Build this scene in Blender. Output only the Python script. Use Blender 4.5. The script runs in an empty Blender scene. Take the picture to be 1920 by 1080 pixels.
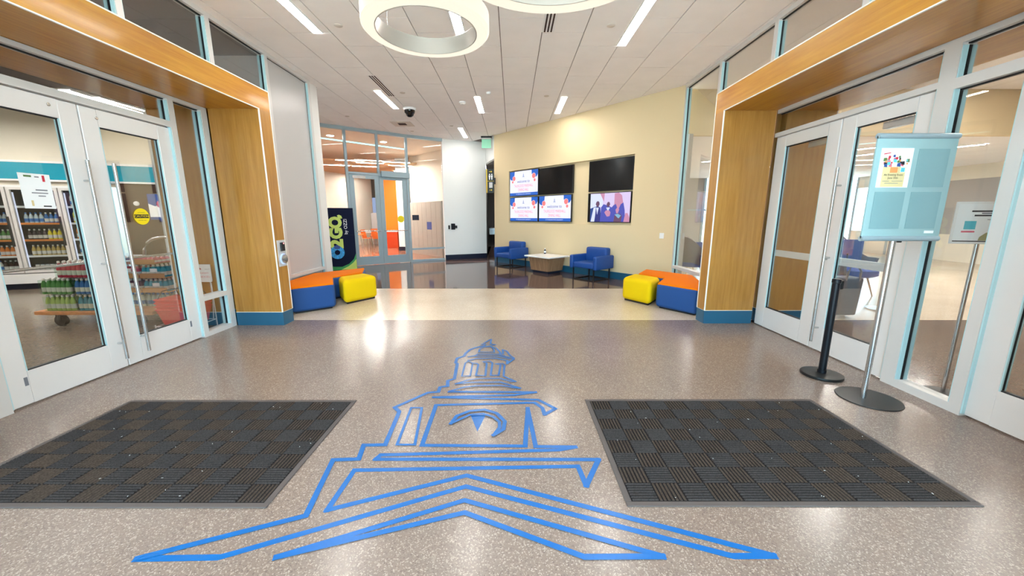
import bpy, bmesh, math, random
from mathutils import Vector, Matrix
random.seed(7)
PI = math.pi
scene = bpy.context.scene
COL = scene.collection

# ------------------------------------------------------------------ camera
CAM_H = 1.5
cam_d = bpy.data.cameras.new('camera')
cam_d.sensor_width = 36.0
cam_d.lens = 36.0 * 700.0 / 1920.0
cam_d.clip_start = 0.05
cam_d.clip_end = 300
cam = bpy.data.objects.new('camera', cam_d)
COL.objects.link(cam)
cam.location = (0, 0, CAM_H)
cam.rotation_euler = (PI / 2 - math.atan(134.0 / 700.0), 0, 0)
scene.camera = cam

# ------------------------------------------------------------------ world, exposure
world = bpy.data.worlds.new('world')
scene.world = world
world.use_nodes = True
bg = world.node_tree.nodes['Background']
bg.inputs[0].default_value = (0.52, 0.82, 1.0, 1)
bg.inputs[1].default_value = 6.0
scene.view_settings.view_transform = 'Standard'
scene.view_settings.look = 'None'
scene.view_settings.gamma = 1.0
scene.view_settings.exposure = 0.75
scene.view_settings.use_curve_mapping = False
sun_d = bpy.data.lights.new('sun', 'SUN'); sun_d.energy = 18.0; sun_d.angle = 0.01; sun_d.color = (1.0, 0.95, 0.88)  # sun added to brighten the ceiling by bounce from the paving outside
sun = bpy.data.objects.new('sun', sun_d); COL.objects.link(sun)
sun.location = (20, 5, 30); sun.rotation_euler = Vector((-0.62, -0.12, -0.78)).to_track_quat('-Z', 'Y').to_euler()
LAMP = 33.0        # emission of the linear ceiling lights
RING = 0.62         # emission of the ring pendants

H = 4.04           # ceiling height
XL, XR = -3.92, 3.48   # storefront planes
PL, PR = -3.20, 2.73   # fronts of the wooden portals

# ------------------------------------------------------------------ materials
def lin(c):
    return c / 12.92 if c <= 0.04045 else ((c + 0.055) / 1.055) ** 2.4
def rgb(r, g, b):
    return (lin(r / 255), lin(g / 255), lin(b / 255), 1.0)
M = {}
def mat(name, col, rough=0.5, metal=0.0, spec=0.5, coat=0.0, noise=0.0, nscale=8.0, bump=0.0, bscale=60.0):
    m = bpy.data.materials.new(name); m.use_nodes = True
    nt = m.node_tree; b = nt.nodes['Principled BSDF']
    b.inputs['Base Color'].default_value = col
    b.inputs['Roughness'].default_value = rough
    b.inputs['Metallic'].default_value = metal
    b.inputs['Specular IOR Level'].default_value = spec
    b.inputs['Coat Weight'].default_value = coat
    if noise or bump:
        tc = nt.nodes.new('ShaderNodeTexCoord')
        if noise:
            n = nt.nodes.new('ShaderNodeTexNoise'); n.inputs['Scale'].default_value = nscale; n.inputs['Detail'].default_value = 4
            nt.links.new(tc.outputs['Object'], n.inputs['Vector'])
            r = nt.nodes.new('ShaderNodeValToRGB')
            r.color_ramp.elements[0].position = 0.3; r.color_ramp.elements[1].position = 0.7
            r.color_ramp.elements[0].color = [c * (1 - noise) for c in col[:3]] + [1]
            r.color_ramp.elements[1].color = [min(1, c * (1 + noise)) for c in col[:3]] + [1]
            nt.links.new(n.outputs[0], r.inputs[0]); nt.links.new(r.outputs[0], b.inputs['Base Color'])
        if bump:
            n2 = nt.nodes.new('ShaderNodeTexNoise'); n2.inputs['Scale'].default_value = bscale; n2.inputs['Detail'].default_value = 3
            nt.links.new(tc.outputs['Object'], n2.inputs['Vector'])
            bp = nt.nodes.new('ShaderNodeBump'); bp.inputs['Strength'].default_value = bump; bp.inputs['Distance'].default_value = 0.01
            nt.links.new(n2.outputs[0], bp.inputs['Height']); nt.links.new(bp.outputs[0], b.inputs['Normal'])
    M[name] = m
    return m
def emit(name, col, strength):
    m = bpy.data.materials.new(name); m.use_nodes = True
    nt = m.node_tree; b = nt.nodes['Principled BSDF']
    b.inputs['Base Color'].default_value = (0.02, 0.02, 0.02, 1) if strength < 2 else (0.8, 0.8, 0.8, 1)
    b.inputs['Roughness'].default_value = 0.35
    b.inputs['Emission Color'].default_value = col
    b.inputs['Emission Strength'].default_value = strength
    M[name] = m
    return m
def glass(name, tint=(1, 1, 1), refl=0.8, rough=0.0):
    m = bpy.data.materials.new(name); m.use_nodes = True
    nt = m.node_tree; nt.nodes.clear()
    out = nt.nodes.new('ShaderNodeOutputMaterial'); mix = nt.nodes.new('ShaderNodeMixShader')
    tr = nt.nodes.new('ShaderNodeBsdfTransparent'); tr.inputs[0].default_value = (*tint, 1)
    gl = nt.nodes.new('ShaderNodeBsdfGlossy'); gl.inputs[1].default_value = rough
    fr = nt.nodes.new('ShaderNodeFresnel'); fr.inputs[0].default_value = 1.45
    mu = nt.nodes.new('ShaderNodeMath'); mu.operation = 'MULTIPLY'; mu.inputs[1].default_value = refl
    L = nt.links.new
    L(fr.outputs[0], mu.inputs[0]); L(mu.outputs[0], mix.inputs[0]); L(tr.outputs[0], mix.inputs[1]); L(gl.outputs[0], mix.inputs[2]); L(mix.outputs[0], out.inputs[0])
    M[name] = m
    return m
def wood(name, c1, c2, axis, rough=0.38, coat=0.3, spec=0.35):
    m = bpy.data.materials.new(name); m.use_nodes = True
    nt = m.node_tree; b = nt.nodes['Principled BSDF']; L = nt.links.new
    tc = nt.nodes.new('ShaderNodeTexCoord'); mp = nt.nodes.new('ShaderNodeMapping')
    sc = [26.0, 26.0, 26.0]; sc['xyz'.index(axis)] = 1.6
    mp.inputs['Scale'].default_value = sc
    n = nt.nodes.new('ShaderNodeTexNoise'); n.inputs['Scale'].default_value = 1.0; n.inputs['Detail'].default_value = 6; n.inputs['Roughness'].default_value = 0.65
    n2 = nt.nodes.new('ShaderNodeTexNoise'); n2.inputs['Scale'].default_value = 1.6; n2.inputs['Detail'].default_value = 2
    r = nt.nodes.new('ShaderNodeValToRGB'); r.color_ramp.elements[0].position = 0.3; r.color_ramp.elements[1].position = 0.72
    r.color_ramp.elements[0].color = c1; r.color_ramp.elements[1].color = c2
    mx = nt.nodes.new('ShaderNodeMath'); mx.operation = 'MULTIPLY_ADD'; mx.inputs[1].default_value = 0.75
    m3 = nt.nodes.new('ShaderNodeMath'); m3.operation = 'MULTIPLY'; m3.inputs[1].default_value = 0.25
    L(tc.outputs['Object'], mp.inputs[0]); L(mp.outputs[0], n.inputs['Vector']); L(tc.outputs['Object'], n2.inputs['Vector'])
    L(n2.outputs[0], m3.inputs[0]); L(n.outputs[0], mx.inputs[0]); L(m3.outputs[0], mx.inputs[2]); L(mx.outputs[0], r.inputs[0]); L(r.outputs[0], b.inputs['Base Color'])
    b.inputs['Roughness'].default_value = rough; b.inputs['Coat Weight'].default_value = coat; b.inputs['Coat Roughness'].default_value = 0.12
    b.inputs['Specular IOR Level'].default_value = spec
    M[name] = m
    return m
def terrazzo(name, base, light, dark, rough, scale=150.0, amount=0.2, spec=0.5, bump=0.06):
    m = bpy.data.materials.new(name); m.use_nodes = True
    nt = m.node_tree; b = nt.nodes['Principled BSDF']; L = nt.links.new
    tc = nt.nodes.new('ShaderNodeTexCoord')
    v = nt.nodes.new('ShaderNodeTexVoronoi'); v.inputs['Scale'].default_value = scale
    v2 = nt.nodes.new('ShaderNodeTexVoronoi'); v2.inputs['Scale'].default_value = scale * 0.45
    n = nt.nodes.new('ShaderNodeTexNoise'); n.inputs['Scale'].default_value = 1.1; n.inputs['Detail'].default_value = 4
    for q in (v, v2, n): L(tc.outputs['Object'], q.inputs['Vector'])
    sp = nt.nodes.new('ShaderNodeSeparateColor'); L(v.outputs['Color'], sp.inputs[0])
    r = nt.nodes.new('ShaderNodeValToRGB'); e = r.color_ramp.elements
    e[0].position = 0.0; e[0].color = dark; e[1].position = 1.0; e[1].color = light
    a = r.color_ramp.elements.new(amount); a.color = base
    a = r.color_ramp.elements.new(0.80); a.color = base
    a = r.color_ramp.elements.new(0.93); a.color = light
    L(sp.outputs[0], r.inputs[0])
    sp2 = nt.nodes.new('ShaderNodeSeparateColor'); L(v2.outputs['Color'], sp2.inputs[0])
    r2 = nt.nodes.new('ShaderNodeValToRGB'); r2.color_ramp.elements[0].position = 0.94; r2.color_ramp.elements[1].position = 0.96
    r2.color_ramp.elements[0].color = (0, 0, 0, 1); r2.color_ramp.elements[1].color = (0.38, 0.38, 0.38, 1)
    L(sp2.outputs[1], r2.inputs[0])
    mx = nt.nodes.new('ShaderNodeMixRGB'); mx.inputs[2].default_value = light
    L(r2.outputs[0], mx.inputs[0]); L(r.outputs[0], mx.inputs[1])
    m2 = nt.nodes.new('ShaderNodeMixRGB'); m2.blend_type = 'MULTIPLY'; m2.inputs[0].default_value = 1.0
    r3 = nt.nodes.new('ShaderNodeValToRGB'); r3.color_ramp.elements[0].position = 0.3; r3.color_ramp.elements[1].position = 0.7
    r3.color_ramp.elements[0].color = (0.88, 0.87, 0.86, 1); r3.color_ramp.elements[1].color = (1, 1, 1, 1)
    L(n.outputs[0], r3.inputs[0]); L(mx.outputs[0], m2.inputs[1]); L(r3.outputs[0], m2.inputs[2]); L(m2.outputs[0], b.inputs['Base Color'])
    bn = nt.nodes.new('ShaderNodeTexNoise'); bn.inputs['Scale'].default_value = 70; bn.inputs['Detail'].default_value = 3
    bp = nt.nodes.new('ShaderNodeBump'); bp.inputs['Strength'].default_value = bump; bp.inputs['Distance'].default_value = 0.01
    L(tc.outputs['Object'], bn.inputs['Vector']); L(bn.outputs[0], bp.inputs['Height']); L(bp.outputs[0], b.inputs['Normal'])
    b.inputs['Roughness'].default_value = rough; b.inputs['Specular IOR Level'].default_value = spec
    M[name] = m
    return m

terrazzo('terrazzo', rgb(132, 115, 106), rgb(166, 151, 141), rgb(112, 97, 90), 0.2, scale=190)
terrazzo('terrazzo_light', rgb(204, 187, 166), rgb(222, 208, 190), rgb(178, 160, 140), 0.2, amount=0.1, bump=0.03)
terrazzo('terrazzo_dark', rgb(92, 74, 70), rgb(120, 100, 92), rgb(66, 52, 52), 0.07, amount=0.15, bump=0.006)
terrazzo('terrazzo_brown', rgb(104, 84, 72), rgb(130, 110, 96), rgb(80, 62, 54), 0.14, amount=0.15, bump=0.02)
terrazzo('concrete', rgb(128, 114, 98), rgb(146, 132, 116), rgb(108, 94, 82), 0.2, scale=60, bump=0.02)
terrazzo('dining_floor', rgb(170, 110, 84), rgb(190, 130, 100), rgb(140, 86, 66), 0.08, amount=0.15, bump=0.005)
mat('paving', rgb(214, 210, 200), 0.9, noise=0.1)
mat('blue_paint', rgb(0, 92, 160), 0.3, bump=0.05, bscale=90)
mat('tile', rgb(249, 245, 244), 0.9, noise=0.02, nscale=3)
mat('tile_grid', rgb(120, 108, 102), 0.9)
mat('white_wall', rgb(232, 232, 230), 0.7)
mat('cream_wall', rgb(232, 224, 208), 0.7)
mat('yellow_wall', rgb(225, 204, 164), 0.65)
mat('grey_wall', rgb(170, 166, 164), 0.7)
mat('dark_wall', rgb(86, 84, 84), 0.7)
mat('grey_panel', rgb(196, 194, 194), 0.35)
mat('navy_base', rgb(28, 88, 118), 0.4)
mat('dark_navy', rgb(14, 24, 48), 0.4)
mat('metal_frame', rgb(216, 213, 211), 0.38, 0.05)
mat('blue_frame', rgb(160, 180, 190), 0.38, 0.3)
mat('bead_daylight', rgb(184, 220, 226), 0.35)  # pale aqua imitates bluish daylight on the frame returns
mat('white_door', rgb(230, 227, 226), 0.35, 0.1)
mat('gasket', rgb(18, 22, 28), 0.6)
mat('steel', rgb(200, 200, 200), 0.25, 0.9)
mat('silver_inner', rgb(176, 170, 162), 0.4, 0.35)
mat('white_trim', rgb(240, 236, 226), 0.4)
mat('black', rgb(16, 16, 18), 0.45)
mat('black_gloss', rgb(8, 7, 10), 0.12)
mat('black_metal', rgb(20, 24, 32), 0.35, 0.4)
mat('white_plastic', rgb(240, 240, 240), 0.4)
mat('white_top', rgb(244, 244, 244), 0.2)
mat('yellow_fabric', rgb(222, 186, 8), 0.85, spec=0.15, bump=0.05, bscale=300)
mat('blue_fabric', rgb(10, 66, 128), 0.7, bump=0.05, bscale=300)
mat('orange_fabric', rgb(224, 114, 0), 0.85, spec=0.15, bump=0.05, bscale=300)
mat('chair_blue', rgb(12, 68, 142), 0.55, bump=0.03, bscale=200)
mat('tub_blue', rgb(28, 66, 150), 0.5)
mat('tub_shell', rgb(96, 88, 100), 0.5)
mat('mat_pile', rgb(34, 30, 32), 0.95, noise=0.25, nscale=90, bump=0.5, bscale=400, spec=0.1)
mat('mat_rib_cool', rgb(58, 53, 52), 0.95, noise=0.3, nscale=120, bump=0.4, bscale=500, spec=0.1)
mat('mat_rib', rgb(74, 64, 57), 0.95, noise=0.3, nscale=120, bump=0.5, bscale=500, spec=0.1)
mat('mat_edge', rgb(86, 78, 76), 0.75, spec=0.2)
mat('aqua_print', rgb(148, 180, 184), 0.5)
mat('aqua_pocket', rgb(126, 162, 168), 0.2)
mat('paper', rgb(246, 248, 250), 0.6)
mat('paper_tan', rgb(216, 200, 150), 0.6)
mat('ink', rgb(30, 32, 40), 0.6)
mat('ink_grey', rgb(120, 124, 134), 0.6)
mat('red_ink', rgb(196, 40, 60), 0.6)
mat('orange_ink', rgb(232, 150, 90), 0.6)
mat('pink_ink', rgb(228, 110, 130), 0.6)
mat('blue_ink', rgb(50, 80, 150), 0.6)
mat('teal_ink', rgb(90, 190, 205), 0.6)
mat('green_ink', rgb(90, 120, 70), 0.6)
mat('skin_ink', rgb(110, 70, 55), 0.6)
mat('olive_ink', rgb(170, 165, 120), 0.6)
mat('kiosk_navy', rgb(6, 16, 46), 0.7, spec=0.2)
mat('lime', rgb(200, 220, 104), 0.5)
mat('kiosk_green', rgb(50, 150, 74), 0.4)
mat('kiosk_blue', rgb(40, 150, 220), 0.4, noise=0.5, nscale=20)
mat('sign_dark', rgb(22, 30, 26), 0.4)
mat('sign_yellow', rgb(236, 200, 50), 0.5)
mat('teal_band', rgb(20, 150, 175), 0.25)
mat('brown_panel', rgb(66, 40, 24), 0.45, noise=0.1, nscale=4)
mat('dark_ceiling', rgb(64, 48, 44), 0.8)
mat('dark_ceiling_grid', rgb(40, 30, 28), 0.8)
mat('red_plastic', rgb(222, 36, 40), 0.4)
mat('wire_white', rgb(235, 235, 235), 0.4)
mat('cart_wood', rgb(178, 116, 62), 0.6, noise=0.2, nscale=10)
mat('iron', rgb(70, 64, 60), 0.5, 0.6)
mat('cardboard', rgb(186, 140, 90), 0.8)
mat('orange_wall', rgb(240, 128, 16), 0.5)
mat('counter_red', rgb(196, 62, 16), 0.45)
mat('orange_chair', rgb(226, 110, 40), 0.45)
mat('slat_wood', rgb(206, 168, 130), 0.6)
mat('locker', rgb(176, 168, 158), 0.4)
mat('caution', rgb(250, 222, 20), 0.5)
mat('bag', rgb(70, 84, 104), 0.7)
mat('sprinkler', rgb(214, 206, 198), 0.6)
mat('slot_dark', rgb(60, 40, 36), 0.8)
mat('cooler_white', rgb(232, 232, 232), 0.35)
mat('cooler_inner', rgb(70, 66, 62), 0.7)
mat('shelf_orange', rgb(236, 140, 60), 0.5)
for n_, c_ in dict(d_yellow=(232, 214, 50), d_amber=(196, 170, 96), d_green=(96, 150, 80), d_dark=(60, 44, 48), d_red=(206, 60, 84), d_white=(224, 222, 214), d_blue=(60, 120, 190), d_orange=(230, 130, 50), d_purple=(90, 50, 90), d_cola=(52, 26, 22), d_lime=(180, 200, 110), d_clear=(190, 205, 210), d_aqua=(50, 150, 175), d_tea=(178, 120, 80), d_pink=(224, 130, 140)).items():
    mat(n_, rgb(*c_), 0.25)
wood('wood_y', rgb(168, 104, 16), rgb(204, 148, 46), 'y')
wood('wood_z', rgb(158, 106, 38), rgb(190, 138, 66), 'z')
wood('wood_table', rgb(120, 88, 62), rgb(166, 130, 98), 'z', 0.5, 0.0)
glass('glass', (0.97, 0.985, 0.985), 0.38)
glass('cooler_glass', (0.9, 0.92, 0.92), 0.4)
glass('clear_film', (0.85, 0.93, 0.88), 0.6, 0.1)
mat('exit_acrylic', rgb(150, 222, 190), 0.25)
emit('lamp', (1.0, 0.95, 0.89, 1), LAMP)
emit('lamp_shop', (1.0, 0.95, 0.88, 1), 60.0)
emit('lamp_lounge', (1.0, 0.96, 0.9, 1), 95.0)
emit('lamp_dining', (1.0, 0.95, 0.88, 1), 110.0)
emit('ring_glow', (1.0, 0.91, 0.74, 1), RING)
emit('cove_teal', (0.3, 0.9, 0.95, 1), 1.6)
emit('led_red', (1.0, 0.2, 0.2, 1), 2.5)
emit('led_blue', (0.35, 0.5, 1.0, 1), 1.0)
emit('scr_white', rgb(226, 228, 250), 0.72)
emit('scr_blue', rgb(10, 90, 190), 0.72)
emit('scr_coral', rgb(240, 120, 120), 0.72)
emit('scr_navy', rgb(20, 60, 130), 0.72)
emit('scr_grey', rgb(150, 165, 200), 0.72)
emit('ph_bg', rgb(206, 190, 226), 0.72)
emit('ph_suit', rgb(66, 74, 170), 0.72)
emit('ph_suit2', rgb(34, 40, 120), 0.72)
emit('ph_skin', rgb(96, 62, 92), 0.72)
emit('ph_skin2', rgb(190, 130, 160), 0.72)
emit('ph_light', rgb(206, 214, 245), 0.72)
emit('ph_teal', rgb(120, 170, 200), 0.72)

# ------------------------------------------------------------------ mesh helpers
def offset_of(p):
    v = Vector((0, 0, 0))
    while p is not None:
        v += p.location; p = p.parent
    return v
def tag(o, label=None, cat=None, group=None, kind=None):
    if label: o['label'] = label
    if cat: o['category'] = cat
    if group: o['group'] = group
    if kind: o['kind'] = kind
    return o
def thing(name, label, cat, loc=(0, 0, 0), group=None, kind=None):
    o = bpy.data.objects.new(name, None); COL.objects.link(o)
    o.location = loc; o.empty_display_size = 0.1
    return tag(o, label, cat, group, kind)
def frame(origin, right, up):
    r = Vector(right).normalized(); u = Vector(up).normalized(); n = r.cross(u)
    m = Matrix((r, u, n)).transposed().to_4x4(); m.translation = Vector(origin)
    return m
class MB:
    def __init__(self, mtx=None):
        self.v = []; self.f = []; self.mi = []; self.cur = 0; self.mtx = mtx
    def add(self, vs, fs):
        b = len(self.v)
        self.v += [tuple(self.mtx @ Vector(q)) if self.mtx else tuple(q) for q in vs]
        self.f += [tuple(b + i for i in f) for f in fs]; self.mi += [self.cur] * len(fs)
        return self
    def box(self, x0, x1, y0, y1, z0, z1):
        if x0 > x1: x0, x1 = x1, x0
        if y0 > y1: y0, y1 = y1, y0
        if z0 > z1: z0, z1 = z1, z0
        vs = [(x0, y0, z0), (x1, y0, z0), (x1, y1, z0), (x0, y1, z0), (x0, y0, z1), (x1, y0, z1), (x1, y1, z1), (x0, y1, z1)]
        return self.add(vs, [(3, 2, 1, 0), (4, 5, 6, 7), (0, 1, 5, 4), (1, 2, 6, 5), (2, 3, 7, 6), (3, 0, 4, 7)])
    def prism(self, poly, z0, z1, taper=None):
        n = len(poly); a = sum(poly[i][0] * poly[(i + 1) % n][1] - poly[(i + 1) % n][0] * poly[i][1] for i in range(n))
        if a < 0: poly = poly[::-1]; taper = taper[::-1] if taper else None
        top = taper or poly
        vs = [(x, y, z0) for x, y in poly] + [(x, y, z1) for x, y in top]
        fs = [tuple(range(n - 1, -1, -1)), tuple(range(n, 2 * n))] + [(i, (i + 1) % n, n + (i + 1) % n, n + i) for i in range(n)]
        return self.add(vs, fs)
    def flat(self, poly, z=0.0):
        n = len(poly); a = sum(poly[i][0] * poly[(i + 1) % n][1] - poly[(i + 1) % n][0] * poly[i][1] for i in range(n))
        if a < 0: poly = poly[::-1]
        return self.add([(x, y, z) for x, y in poly], [tuple(range(n))])
    def lathe(self, prof, c=(0, 0, 0), n=16, cap=True):
        vs = []; fs = []; k = len(prof)
        for i in range(n):
            a = 2 * PI * i / n
            for r, z in prof: vs.append((c[0] + r * math.cos(a), c[1] + r * math.sin(a), c[2] + z))
        for i in range(n):
            j = (i + 1) % n
            for q in range(k - 1): fs.append((i * k + q, j * k + q, j * k + q + 1, i * k + q + 1))
        if cap:
            if prof[0][0] > 1e-5: fs.append(tuple(i * k for i in range(n - 1, -1, -1)))
            if prof[-1][0] > 1e-5: fs.append(tuple(i * k + k - 1 for i in range(n)))
        return self.add(vs, fs)
    def cyl(self, p0, p1, r, n=12, r1=None):
        return self.tube([p0, p1], r, n, r1)
    def tube(self, path, r, n=8, r1=None, closed=False):
        P = [Vector(p) for p in path]; k = len(P); vs = []; fs = []
        for i, p in enumerate(P):
            if closed: d = P[(i + 1) % k] - P[i - 1]
            else: d = P[min(i + 1, k - 1)] - P[max(i - 1, 0)]
            d.normalize()
            a = Vector((0, 0, 1)) if abs(d.z) < 0.9 else Vector((1, 0, 0))
            u = d.cross(a).normalized(); w = d.cross(u).normalized()
            rr = r if r1 is None else r + (r1 - r) * i / (k - 1)
            for j in range(n):
                t = 2 * PI * j / n
                vs.append(tuple(p + (u * math.cos(t) - w * math.sin(t)) * rr))
        for i in range(k if closed else k - 1):
            a, b = i * n, ((i + 1) % k) * n
            for j in range(n):
                fs.append((a + j, a + (j + 1) % n, b + (j + 1) % n, b + j))
        if not closed:
            fs.append(tuple(range(n - 1, -1, -1))); fs.append(tuple(range((k - 1) * n, k * n)))
        return self.add(vs, fs)
    def ribbon(self, pts, w, z=0.0, closed=False):
        pts = [Vector(p) for p in pts]
        if closed:
            self.ribbon(pts[:2], w, z); pts = pts[1:] + [pts[0]]; closed = False
        run = [pts[0]]
        for i in range(1, len(pts)):
            run.append(pts[i])
            if i < len(pts) - 1 and (pts[i] - pts[i - 1]).normalized().dot((pts[i + 1] - pts[i]).normalized()) < -0.15:
                self.stroke(run, w, z); run = [pts[i]]
        return self.stroke(run, w, z)
    def stroke(self, P, w, z, closed=False):
        if hasattr(self, 'lift'): self.lift += 0.0002; z = self.lift
        P = [Vector(p) for p in P]; k = len(P); l = []; r = []
        P[0] = P[0] - (P[1] - P[0]).normalized() * w * .45; P[-1] = P[-1] + (P[-1] - P[-2]).normalized() * w * .45
        for i in range(k):
            a = P[i - 1] if (closed or i > 0) else None
            c = P[(i + 1) % k] if (closed or i < k - 1) else None
            d1 = (P[i] - a).normalized() if a is not None and (P[i] - a).length > 1e-6 else None
            d2 = (c - P[i]).normalized() if c is not None and (c - P[i]).length > 1e-6 else None
            if d1 is None: d1 = d2
            if d2 is None: d2 = d1
            n1 = Vector((-d1.y, d1.x)); n2 = Vector((-d2.y, d2.x)); mm = n1 + n2
            if mm.length < 0.3: mm = n1 + d1 * 1.0; mm = mm.normalized() * 1.0
            else: mm = mm.normalized() * min(2.2, 1.0 / max(0.25, mm.normalized().dot(n1)))
            l.append(P[i] + mm * w / 2); r.append(P[i] - mm * w / 2)
        vs = [(q.x, q.y, z) for q in l] + [(q.x, q.y, z) for q in r]
        fs = [(i, k + i, k + i + 1, i + 1) for i in range(k - 1)]   # each stroke lies a hair above the last
        return self.add(vs, fs)
    def build(self, name, m, parent=None, smooth=False, bevel=0, seg=2, weld=False, local=False, angle=40):
        me = bpy.data.meshes.new(name)
        vs = self.v
        if parent is not None and not local:
            o = offset_of(parent); vs = [(a - o.x, b - o.y, c - o.z) for a, b, c in vs]
        me.from_pydata(vs, [], self.f)
        ms = m if isinstance(m, (list, tuple)) else [m]
        for q in ms: me.materials.append(M[q])
        if len(ms) > 1: me.polygons.foreach_set('material_index', self.mi)
        if weld or bevel:
            bm = bmesh.new(); bm.from_mesh(me)
            bmesh.ops.remove_doubles(bm, verts=bm.verts, dist=1e-5)
            if bevel:
                bmesh.ops.bevel(bm, geom=[e for e in bm.edges if e.is_manifold and e.calc_face_angle(0) > 0.3], offset=bevel, segments=seg, profile=0.5, affect='EDGES', clamp_overlap=True)
            bmesh.ops.recalc_face_normals(bm, faces=bm.faces)
            bm.to_mesh(me); bm.free()
        if smooth: me.polygons.foreach_set('use_smooth', [True] * len(me.polygons)); me.set_sharp_from_angle(angle=math.radians(angle))
        me.update()
        o = bpy.data.objects.new(name, me); COL.objects.link(o)
        if parent is not None: o.parent = parent
        return o
def struct(o, label, cat=None):
    return tag(o, label, cat, kind='structure')
def copy_tree(o, parent=None):
    c = o.copy(); COL.objects.link(c); c.parent = parent
    for ch in list(o.children): copy_tree(ch, c)
    return c
def text(s, size, m, mtx, parent, name='lettering', align='CENTER', sx=1.0, bold=0.0, fit=None):
    cu = bpy.data.curves.new('t', 'FONT'); cu.body = s; cu.size = size; cu.align_x = align; cu.align_y = 'CENTER'
    cu.resolution_u = 3; cu.offset = bold
    ob = bpy.data.objects.new('t', cu); COL.objects.link(ob)
    dg = bpy.context.evaluated_depsgraph_get(); dg.update()
    me = bpy.data.meshes.new_from_object(ob.evaluated_get(dg))
    bpy.data.objects.remove(ob); bpy.data.curves.remove(cu)
    if fit:
        xs_ = [v.co.x for v in me.vertices]; ys_ = [v.co.y for v in me.vertices]
        sx = fit[0] / (max(xs_) - min(xs_)); ky_ = fit[1] / (max(ys_) - min(ys_)); x0_ = (max(xs_) + min(xs_)) / 2; y0_ = (max(ys_) + min(ys_)) / 2
        for v in me.vertices: v.co.x -= x0_; v.co.y = (v.co.y - y0_) * ky_
    o3 = offset_of(parent) if parent else Vector()
    for v in me.vertices:
        v.co = (mtx @ Vector((v.co.x * sx, v.co.y, v.co.z))) - o3
    me.name = name; me.materials.clear(); me.materials.append(M[m])
    o = bpy.data.objects.new(name, me); COL.objects.link(o); o.parent = parent
    if size < .2: o['kind'] = 'stuff'
    return o
def circle(cx, cy, r, n=20, a0=0.0, a1=2 * PI):
    return [(cx + r * math.cos(a0 + (a1 - a0) * i / n), cy + r * math.sin(a0 + (a1 - a0) * i / n)) for i in range(n)]
def clip(poly, p, d):
    """keep the part of poly left of the line p + t d"""
    out = []; n = len(poly)
    sd = [d[0] * (q[1] - p[1]) - d[1] * (q[0] - p[0]) for q in poly]
    for i in range(n):
        a, b = poly[i], poly[(i + 1) % n]; sa, sb = sd[i], sd[(i + 1) % n]
        if sa >= 0: out.append(a)
        if (sa >= 0) != (sb >= 0):
            t = sa / (sa - sb); out.append((a[0] + (b[0] - a[0]) * t, a[1] + (b[1] - a[1]) * t))
    return out
# ================================================================== THE SETTING
GLASS = [(-5.9, 10.6), (-5.38, 11.0), (-4.85, 11.40), (-3.38, 12.50), (-2.34, 13.12)]
WHITE_END = (-0.93, 13.80)
YA, YB = Vector((-0.58, 12.62)), Vector((3.45, 7.94))
YD = (YB - YA).normalized(); YM = Vector((-YD.y, YD.x))      # YM points behind the yellow wall (away from the room)
if YM.dot(YA) < 0: YM = -YM
YL = (YB - YA).length

# floors
LINE1, LINE2 = 5.32, 7.77
f = MB().flat([(XL, -2.0), (XR, -2.0), (XR, LINE1), (XL, LINE1)]).build('floor', 'terrazzo')
struct(f, 'grey speckled terrazzo floor of the entrance lobby', 'floor')
f = MB().flat([(XL, LINE1), (XR, LINE1), (XR, LINE2), (XL, LINE2)]).build('floor', 'terrazzo_light')
struct(f, 'pale cream terrazzo band across the lobby floor', 'floor')
f = MB().flat([(XL, LINE2), (XR, LINE2), (XR, 7.94), tuple(YB), tuple(YA), (1.2, 19.0), (-1.2, 19.0), WHITE_END] + GLASS[::-1] + [(-5.9, 8.15), (XL, 8.15)]).build('floor', 'terrazzo_dark')
struct(f, 'dark polished brown floor at the back of the lobby', 'floor')
f = MB().flat([(-14, -2.0), (XL, -2.0), (XL, 8.15), (-5.9, 8.15), (-5.9, 10.0), (-14, 10.0)]).build('floor', 'concrete')
struct(f, 'grey brown polished floor of the shop', 'floor')
f = MB().flat([(XR, -2.0), (15, -2.0), (15, LINE1), (XR, LINE1)]).build('floor', 'terrazzo_brown')
struct(f, 'dark brown floor in the lounge doorway', 'floor')
f = MB().flat([(XR, LINE1), (15, LINE1), (15, 17), (XR, 17)]).build('floor', 'terrazzo_light')
struct(f, 'pale cream floor of the lounge', 'floor')
f = MB().flat(GLASS + [WHITE_END, (-1.2, 25), (-15, 25), (-15, 10.6)]).build('floor', 'dining_floor')
struct(f, 'shiny reddish brown floor of the dining room', 'floor')
f = MB().flat([(-60, -60), (60, -60), (60, 60), (-60, 60)], -0.02).build('ground', 'paving')
struct(f, 'grey paving outside the entrance', 'ground')

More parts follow.
